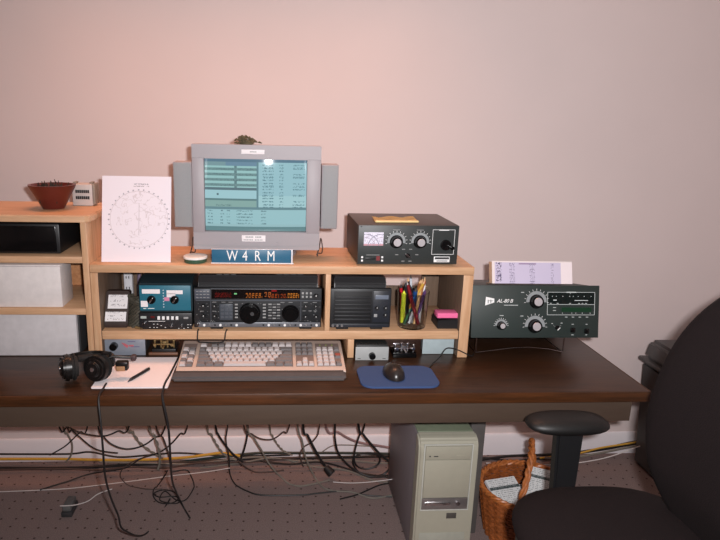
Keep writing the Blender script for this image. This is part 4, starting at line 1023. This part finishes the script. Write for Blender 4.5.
# ------------------------------------------------------------------ cables
CM = {'k': M('cable_black', (26, 24, 25), .5), 'b': M('cable_brown', (70, 54, 50), .55), 'g': M('cable_grey', (118, 112, 104), .6), 'p': M('cable_pinkgrey', (140, 112, 112), .6),
      'y': M('cable_yellow', (196, 150, 56), .5), 'w': M('cable_white', (205, 198, 196), .5), 'd': M('cable_dark_green', (44, 52, 48), .5)}
def smooth(P, n_=7):
    out = []
    for i in range(len(P) - 1):
        p0 = P[max(0, i - 1)]; p1 = P[i]; p2 = P[i + 1]; p3 = P[min(len(P) - 1, i + 2)]
        for k in range(n_):
            u_ = k / n_
            out.append(.5 * ((2 * p1) + (p2 - p0) * u_ + (2 * p0 - 5 * p1 + 4 * p2 - p3) * u_ ** 2 + (3 * p1 - p0 - 3 * p2 + p3) * u_ ** 3))
    out.append(P[-1]); return out
def cable(lab, c, r, pts, Y=2.28, drop=(True, False), twist=False, grp=None, name='cable'):
    """pts: (px, py[, Y]); drop: continue the ends up behind the desk back edge"""
    P = [at(p[0], p[1], p[2] if len(p) > 2 else Y, r + .0005) for p in pts]
    def up(a, b):
        dx = (a.x - b.x) / max(.02, a.z - b.z) * (DZ - .015 - a.z)
        return Vector((a.x + max(-.07, min(.07, dx)), a.y - .02, DZ - .015))
    if drop[0]: P.insert(0, up(P[0], P[1]))
    if drop[1]: P.append(up(P[-1], P[-2]))
    P = smooth(P)
    for p in P:
        if p.z < r + .0005: p.z = r + .0005
        if p.y > YB - .016 - r: p.y = YB - .016 - r
    bb = B()
    if twist:
        for ph in (0, PI):
            bb.tube([p + Vector((r * .9 * math.cos(i * .9 + ph), r * .6 * math.sin(i * .9 + ph) , 0 if p.z < r * 3 else r * .5 * math.sin(i * .9 + ph))) for i, p in enumerate(P)], r * .75, 6)
    else: bb.tube(P, r, 7)
    o_ = obj(name, bb, CM[c]); return tag(o_, lab, 'cable', grp)
DT = (True, True); DN = (False, False)
cable('black cable sagging under the desk edge at far left', 'k', .003, [(58, 424), (68, 427), (82, 433), (103, 436), (118, 431), (130, 423)], 2.22, DT)
cable('thin black cable slanting down right from far left under the desk', 'k', .003, [(66, 423), (72, 430), (82, 439), (92, 447), (102, 451), (118, 453)], 2.26)
cable('short black cable slanting down left at far left under the desk', 'k', .0028, [(88, 423), (80, 432), (72, 440), (64, 447), (50, 455)], 2.30)
cable('grey cable curling down at far left against the baseboard', 'g', .004, [(62, 423), (67, 433), (72, 444), (71, 455), (66, 462)], 2.34)
cable('black cable in deep sag against the baseboard left of centre', 'k', .0032, [(97, 423), (104, 437), (113, 445), (127, 449), (142, 446), (154, 438), (166, 423)], 2.24, DT)
cable('grey twisted cable slanting right toward the floor bundle', 'g', .004, [(126, 423), (132, 431), (140, 443), (152, 452), (162, 458)], 2.29, twist=True)
cable('grey-green cord hanging straight beside the headset cord', 'g', .004, [(148, 423), (154, 435), (159, 450), (160, 462), (158, 470)], 2.2, twist=True)
cable('brown cord dropping just right of the grey-green cord', 'b', .0035, [(155, 423), (163, 438), (168, 452), (172, 466)], 2.24)
cable('black cable sweeping from right down to left into the floor bundle', 'k', .0032, [(188, 423), (180, 434), (170, 445), (158, 453), (140, 459), (125, 468), (90, 474), (66, 482), (40, 490)], 2.26)
cable('grey cable falling right into the bundle near the yellow cord end', 'g', .0035, [(206, 423), (211, 434), (217, 445), (224, 454), (236, 460)], 2.3, twist=True)
cable('thick black cable falling right from below the keyboard', 'k', .0045, [(215, 423), (218, 434), (226, 446), (234, 455), (243, 462)], 2.27)
cable('thin black cable dropping and running right low across the carpet', 'k', .003, [(228, 423), (226, 440), (229, 458), (230, 474), (236, 485), (247, 491), (262, 495), (300, 495), (320, 493), (345, 491), (365, 495), (392, 497)], 2.22)
cable('brown cable in a shallow loop below middle of keyboard', 'b', .003, [(243, 423), (252, 434), (262, 439), (273, 439), (283, 432), (290, 423)], 2.24, DT)
cable('thick black cable straight down below the keyboard middle', 'k', .0045, [(248, 423), (247, 437), (244, 450), (240, 461)], 2.3)
cable('grey cable slanting long to the right across carpet below keyboard', 'g', .0035, [(246, 423), (254, 438), (262, 451), (268, 462), (275, 471), (282, 478), (290, 484), (302, 486), (330, 480)], 2.2)
cable('brown cable curving along carpet left of the slanting grey one', 'b', .003, [(238, 461), (247, 468), (256, 472), (270, 472), (284, 470)], 2.2, DN)
cable('grey cable slanting right behind the shallow brown loop', 'g', .003, [(269, 423), (272, 435), (278, 445), (284, 451), (292, 455)], 2.32, twist=True)
cable('pale grey cable falling right and crossing the carpet left of tower', 'g', .0035, [(297, 423), (302, 440), (305, 455), (310, 468), (316, 479), (324, 488), (336, 491), (352, 492), (372, 498), (392, 495)], 2.2)
cable('short brown cable curling left of the thick black plug cable', 'b', .003, [(320, 423), (318, 434), (312, 442), (304, 447), (300, 455), (303, 466)], 2.27)
cable('pinkish grey cable slanting toward the computer tower', 'p', .005, [(325, 423), (338, 432), (350, 439), (362, 443), (380, 446), (398, 449)], 2.3)
cable('black cable dropping then bending right beside the tower', 'k', .0045, [(335, 423), (335, 438), (338, 452), (346, 463), (358, 472), (372, 477), (384, 474), (394, 464)], 2.24)
cable('thick black cable slanting into the top left side of tower', 'k', .005, [(358, 423), (363, 434), (371, 444), (380, 454), (389, 461), (400, 468)], 2.20)
cable('black cable forming round coil beside the tower', 'k', .004, [(365, 423), (360, 434), (356, 446), (354, 458), (357, 466), (366, 469), (376, 466), (380, 460), (376, 454), (364, 453), (354, 458), (354, 466), (362, 474), (378, 477), (394, 474)], 2.26)
cable('thin black cable snaking on carpet just left of the tower', 'k', .003, [(340, 499), (356, 495), (368, 490), (380, 485), (396, 482)], 2.2, DN)
cable('thin grey cable running level above the bundle near tower', 'g', .0025, [(322, 452), (332, 446), (345, 445), (365, 446), (396, 447)], 2.36, DN)
# thick plug cable
t = thing('power_adapter_cable', 'thick black cable ending in a chunky black plug', 'cable', (0, 0, 0))
P = [at(303, 423, 2.22), at(308, 436, 2.22), at(315, 450, 2.22), at(321, 460, 2.22), at(325, 466, 2.22)]
P = smooth([Vector((P[0].x, P[0].y - .02, DZ - .015))] + P)
obj('cord', B().tube(P, .0055, 8), CM['k'], t)
e = at(325.5, 467, 2.22); e2 = at(332, 474, 2.2, .022)
obj('plug', B().cyl(e, e2, .014, .02, 14, bev=.003), CM['k'], t)
# floor bundle along the wall
def fl_(lab, c, r, pts, twist=False): cable(lab, c, r, pts, 2.6, DN, twist)
cable('yellow extension cord running along the wall at left', 'y', .006, [(-10, 459), (60, 459), (110, 460), (150, 459.5), (185, 457.5), (205, 455), (222, 453), (240, 456)], 2.355, DN)
cable('black cord running along wall just above the yellow cord', 'k', .004, [(-10, 454), (66, 454), (90, 452), (118, 457), (150, 455), (180, 453), (230, 456), (290, 455)], 2.37, DN)
cable('thick black cord on carpet just below the yellow cord', 'k', .0065, [(-10, 468), (66, 468), (110, 466), (150, 464), (200, 462), (240, 459), (300, 458), (350, 457), (396, 456), (420, 456)], 2.34, DN)
cable('grey cord running among the floor bundle below the monitor', 'g', .004, [(100, 462), (150, 463), (190, 464), (225, 460), (260, 457), (300, 461), (340, 460), (380, 463), (400, 464)], 2.33, DN)
cable('dark green cord topmost along the baseboard toward the tower', 'd', .006, [(180, 462), (220, 457), (260, 453), (300, 453), (340, 453), (398, 454), (430, 455)], 2.36, DN)
cable('dark brown cord weaving along carpet left of middle', 'b', .004, [(-10, 470), (60, 469), (100, 470), (130, 467), (165, 468), (200, 463), (250, 462), (300, 457)], 2.30, DN)
cable('grey cord arching among the floor bundle toward the tower', 'g', .0035, [(200, 468), (240, 463), (275, 458), (310, 466), (345, 470), (372, 480), (396, 483)], 2.3, DN)
cable('black cord dipping below the bundle left of the tower', 'k', .004, [(260, 461), (290, 464), (320, 462), (345, 468), (365, 474), (396, 478)], 2.28, DN)
cable('thin white wire running diagonally over carpet at far left', 'w', .0018, [(-5, 492), (62, 489), (100, 485), (140, 480), (170, 476), (205, 472), (230, 468)], 2.2, DN)
cable('thin white wire curling near the bottom left', 'w', .002, [(60, 506), (75, 505), (88, 501), (98, 494), (112, 489)], 2.0, DN)
cable('thin white wire crossing the carpet right of the black plug', 'w', .0018, [(333, 482), (350, 483), (370, 482), (394, 479)], 2.1, DN)
cable('thin brown cable looping over the carpet left of the coil', 'b', .002, [(150, 455), (132, 462), (122, 470), (121, 478), (130, 486), (146, 489), (162, 489)], 2.2, DN)
cable('black cord right of the tower along the baseboard', 'k', .006, [(470, 462), (486, 459), (510, 456), (540, 455), (575, 453), (605, 449), (640, 443), (700, 438)], 2.34, DN)
cable('second black cord crossing below the first right of the tower', 'k', .0055, [(470, 458), (486, 458), (515, 461), (545, 458), (580, 452), (610, 447), (640, 441), (700, 434)], 2.35, DN)
cable('yellow cord right of the chair post along the wall', 'y', .004, [(540, 458), (560, 456), (580, 453), (600, 448), (625, 444), (650, 440)], 2.33, DN)
cable('grey cord sweeping right toward the plastic bin', 'g', .005, [(545, 458), (575, 457), (600, 453), (620, 449), (645, 444)], 2.3, DN)
cable('thin white wire sweeping across the carpet right of chair post', 'w', .0022, [(486, 463), (530, 465), (565, 464), (590, 461), (612, 456), (640, 446)], 2.2, DN)
# cords hanging in front of the desk
hz = DZ + .004
P = [Vector((-.470, 1.60, DZ + .004)), Vector((-.468, 1.565, DZ + .006)), Vector((-.470, 1.523, DZ - .004)), at(101, 425, 1.50), at(103, 450, 1.50), at(105, 475, 1.54), at(110, 495, 1.58), at(118, 515, 1.62), at(124, 530, 1.66), Vector((-.45, 1.9, .004)), Vector((-.40, 2.1, .004))]
tag(obj('cable', B().tube(smooth(P, 10), .003, 8), CM['k']), 'black headset cord hanging over the front desk edge at left', 'cable')
P = [Vector((-.298, 1.80, DZ + .004)), Vector((-.302, 1.66, DZ + .0055)), Vector((-.306, 1.60, DZ + .005)), Vector((-.304, 1.560, DZ + .005)), Vector((-.300, 1.523, DZ - .004)), at(168, 425, 1.51), at(170, 450, 1.55), at(171, 470, 1.65), at(173, 484, 1.8), at(178, 496, 2.0), at(184, 508, 2.03), at(190, 518, 2.0)]
tag(obj('cable', B().tube(smooth(P, 10), .0032, 8), CM['k']), 'black cord dropping over desk edge beside the keyboard wrist rest', 'cable')
P = [at(168, 470, 2.1), at(162, 480, 2.1), at(156, 488, 2.2), at(153, 495, 2.2), at(158, 502, 2.2), at(170, 504, 2.2), at(178, 500, 2.2), at(175, 493, 2.2), at(163, 490, 2.2), at(154, 494, 2.2), at(160, 498, 2.2), at(175, 497, 2.2), at(180, 501, 2.2), at(174, 504, 2.2), at(160, 501, 2.2), at(165, 492, 2.2), at(176, 500, 2.2), at(186, 500, 2.2), at(194, 488, 2.2), at(191, 476, 2.2), at(186, 470, 2.2), at(172, 472, 2.2)]
P = smooth(P); 
for i, p in enumerate(P): p.z = max(p.z, .003 + .004 * abs(math.sin(i * .11)))
tag(obj('cable', B().tube(P, .0024, 7), CM['k']), 'thin black wire in a loose tangled coil on the carpet', 'cable')
# small shelf-level wires
P = [Vector((-.235, 1.797, MID + .003)), Vector((-.236, 1.783, MID - .004)), Vector((-.235, 1.782, MID - .03)), Vector((-.215, 1.780, MID - .034)), Vector((-.175, 1.780, MID - .035)), Vector((-.155, 1.782, MID - .03)), Vector((-.150, 1.783, MID - .004)), Vector((-.146, 1.797, MID + .003))]
tag(obj('cable', B().tube(smooth(P), .0022, 7), CM['k']), 'thin dark wire looping over the shelf edge below the transceiver', 'cable')
P = [Vector((.480, 1.70, DZ + .003)), Vector((.50, 1.735, DZ + .003)), Vector((.530, 1.768, DZ + .010)), Vector((.555, 1.79, DZ + .030)), Vector((.575, 1.790, DZ + .033)), Vector((.60, 1.787, DZ + .026)), Vector((.64, 1.785, DZ + .008)), Vector((.66, 1.82, DZ + .003))]
tag(obj('cable', B().tube(smooth(P), .002, 7), CM['k']), 'thin black wire arching in front of the plain grey box', 'cable')
for sx_, lb in ((-.262, 'thin looped wire on the shelf left behind the monitor'), (.152, 'thin looped wire on the shelf right behind the monitor')):
    P = [Vector((sx_ - .012, 1.93, TOP + .002)), Vector((sx_ - .004, 1.93, TOP + .03)), Vector((sx_, 1.93, TOP + .06)), Vector((sx_ + .006, 1.93, TOP + .03)), Vector((sx_ + .004, 1.93, TOP + .010)), Vector((sx_ - .008, 1.92, TOP + .012)), Vector((sx_ - .010, 1.92, TOP + .002))]
    tag(obj('cable', B().tube(smooth(P), .002, 6), CM['b']), lb, 'cable')
# foot switch at bottom left
p = at(68, 516, 9, .001)
t = thing('foot_switch', 'small dark grey foot switch on carpet at bottom left', 'foot pedal', (p.x, p.y + .02, 0))
obj('base', B().box(-.022, .018, -.03, .05, .001, .022, .004), DGREY, t); obj('pedal', B().box(-.018, .014, -.026, .044, .0225, .044, .005), MC['vent_grey'], t)
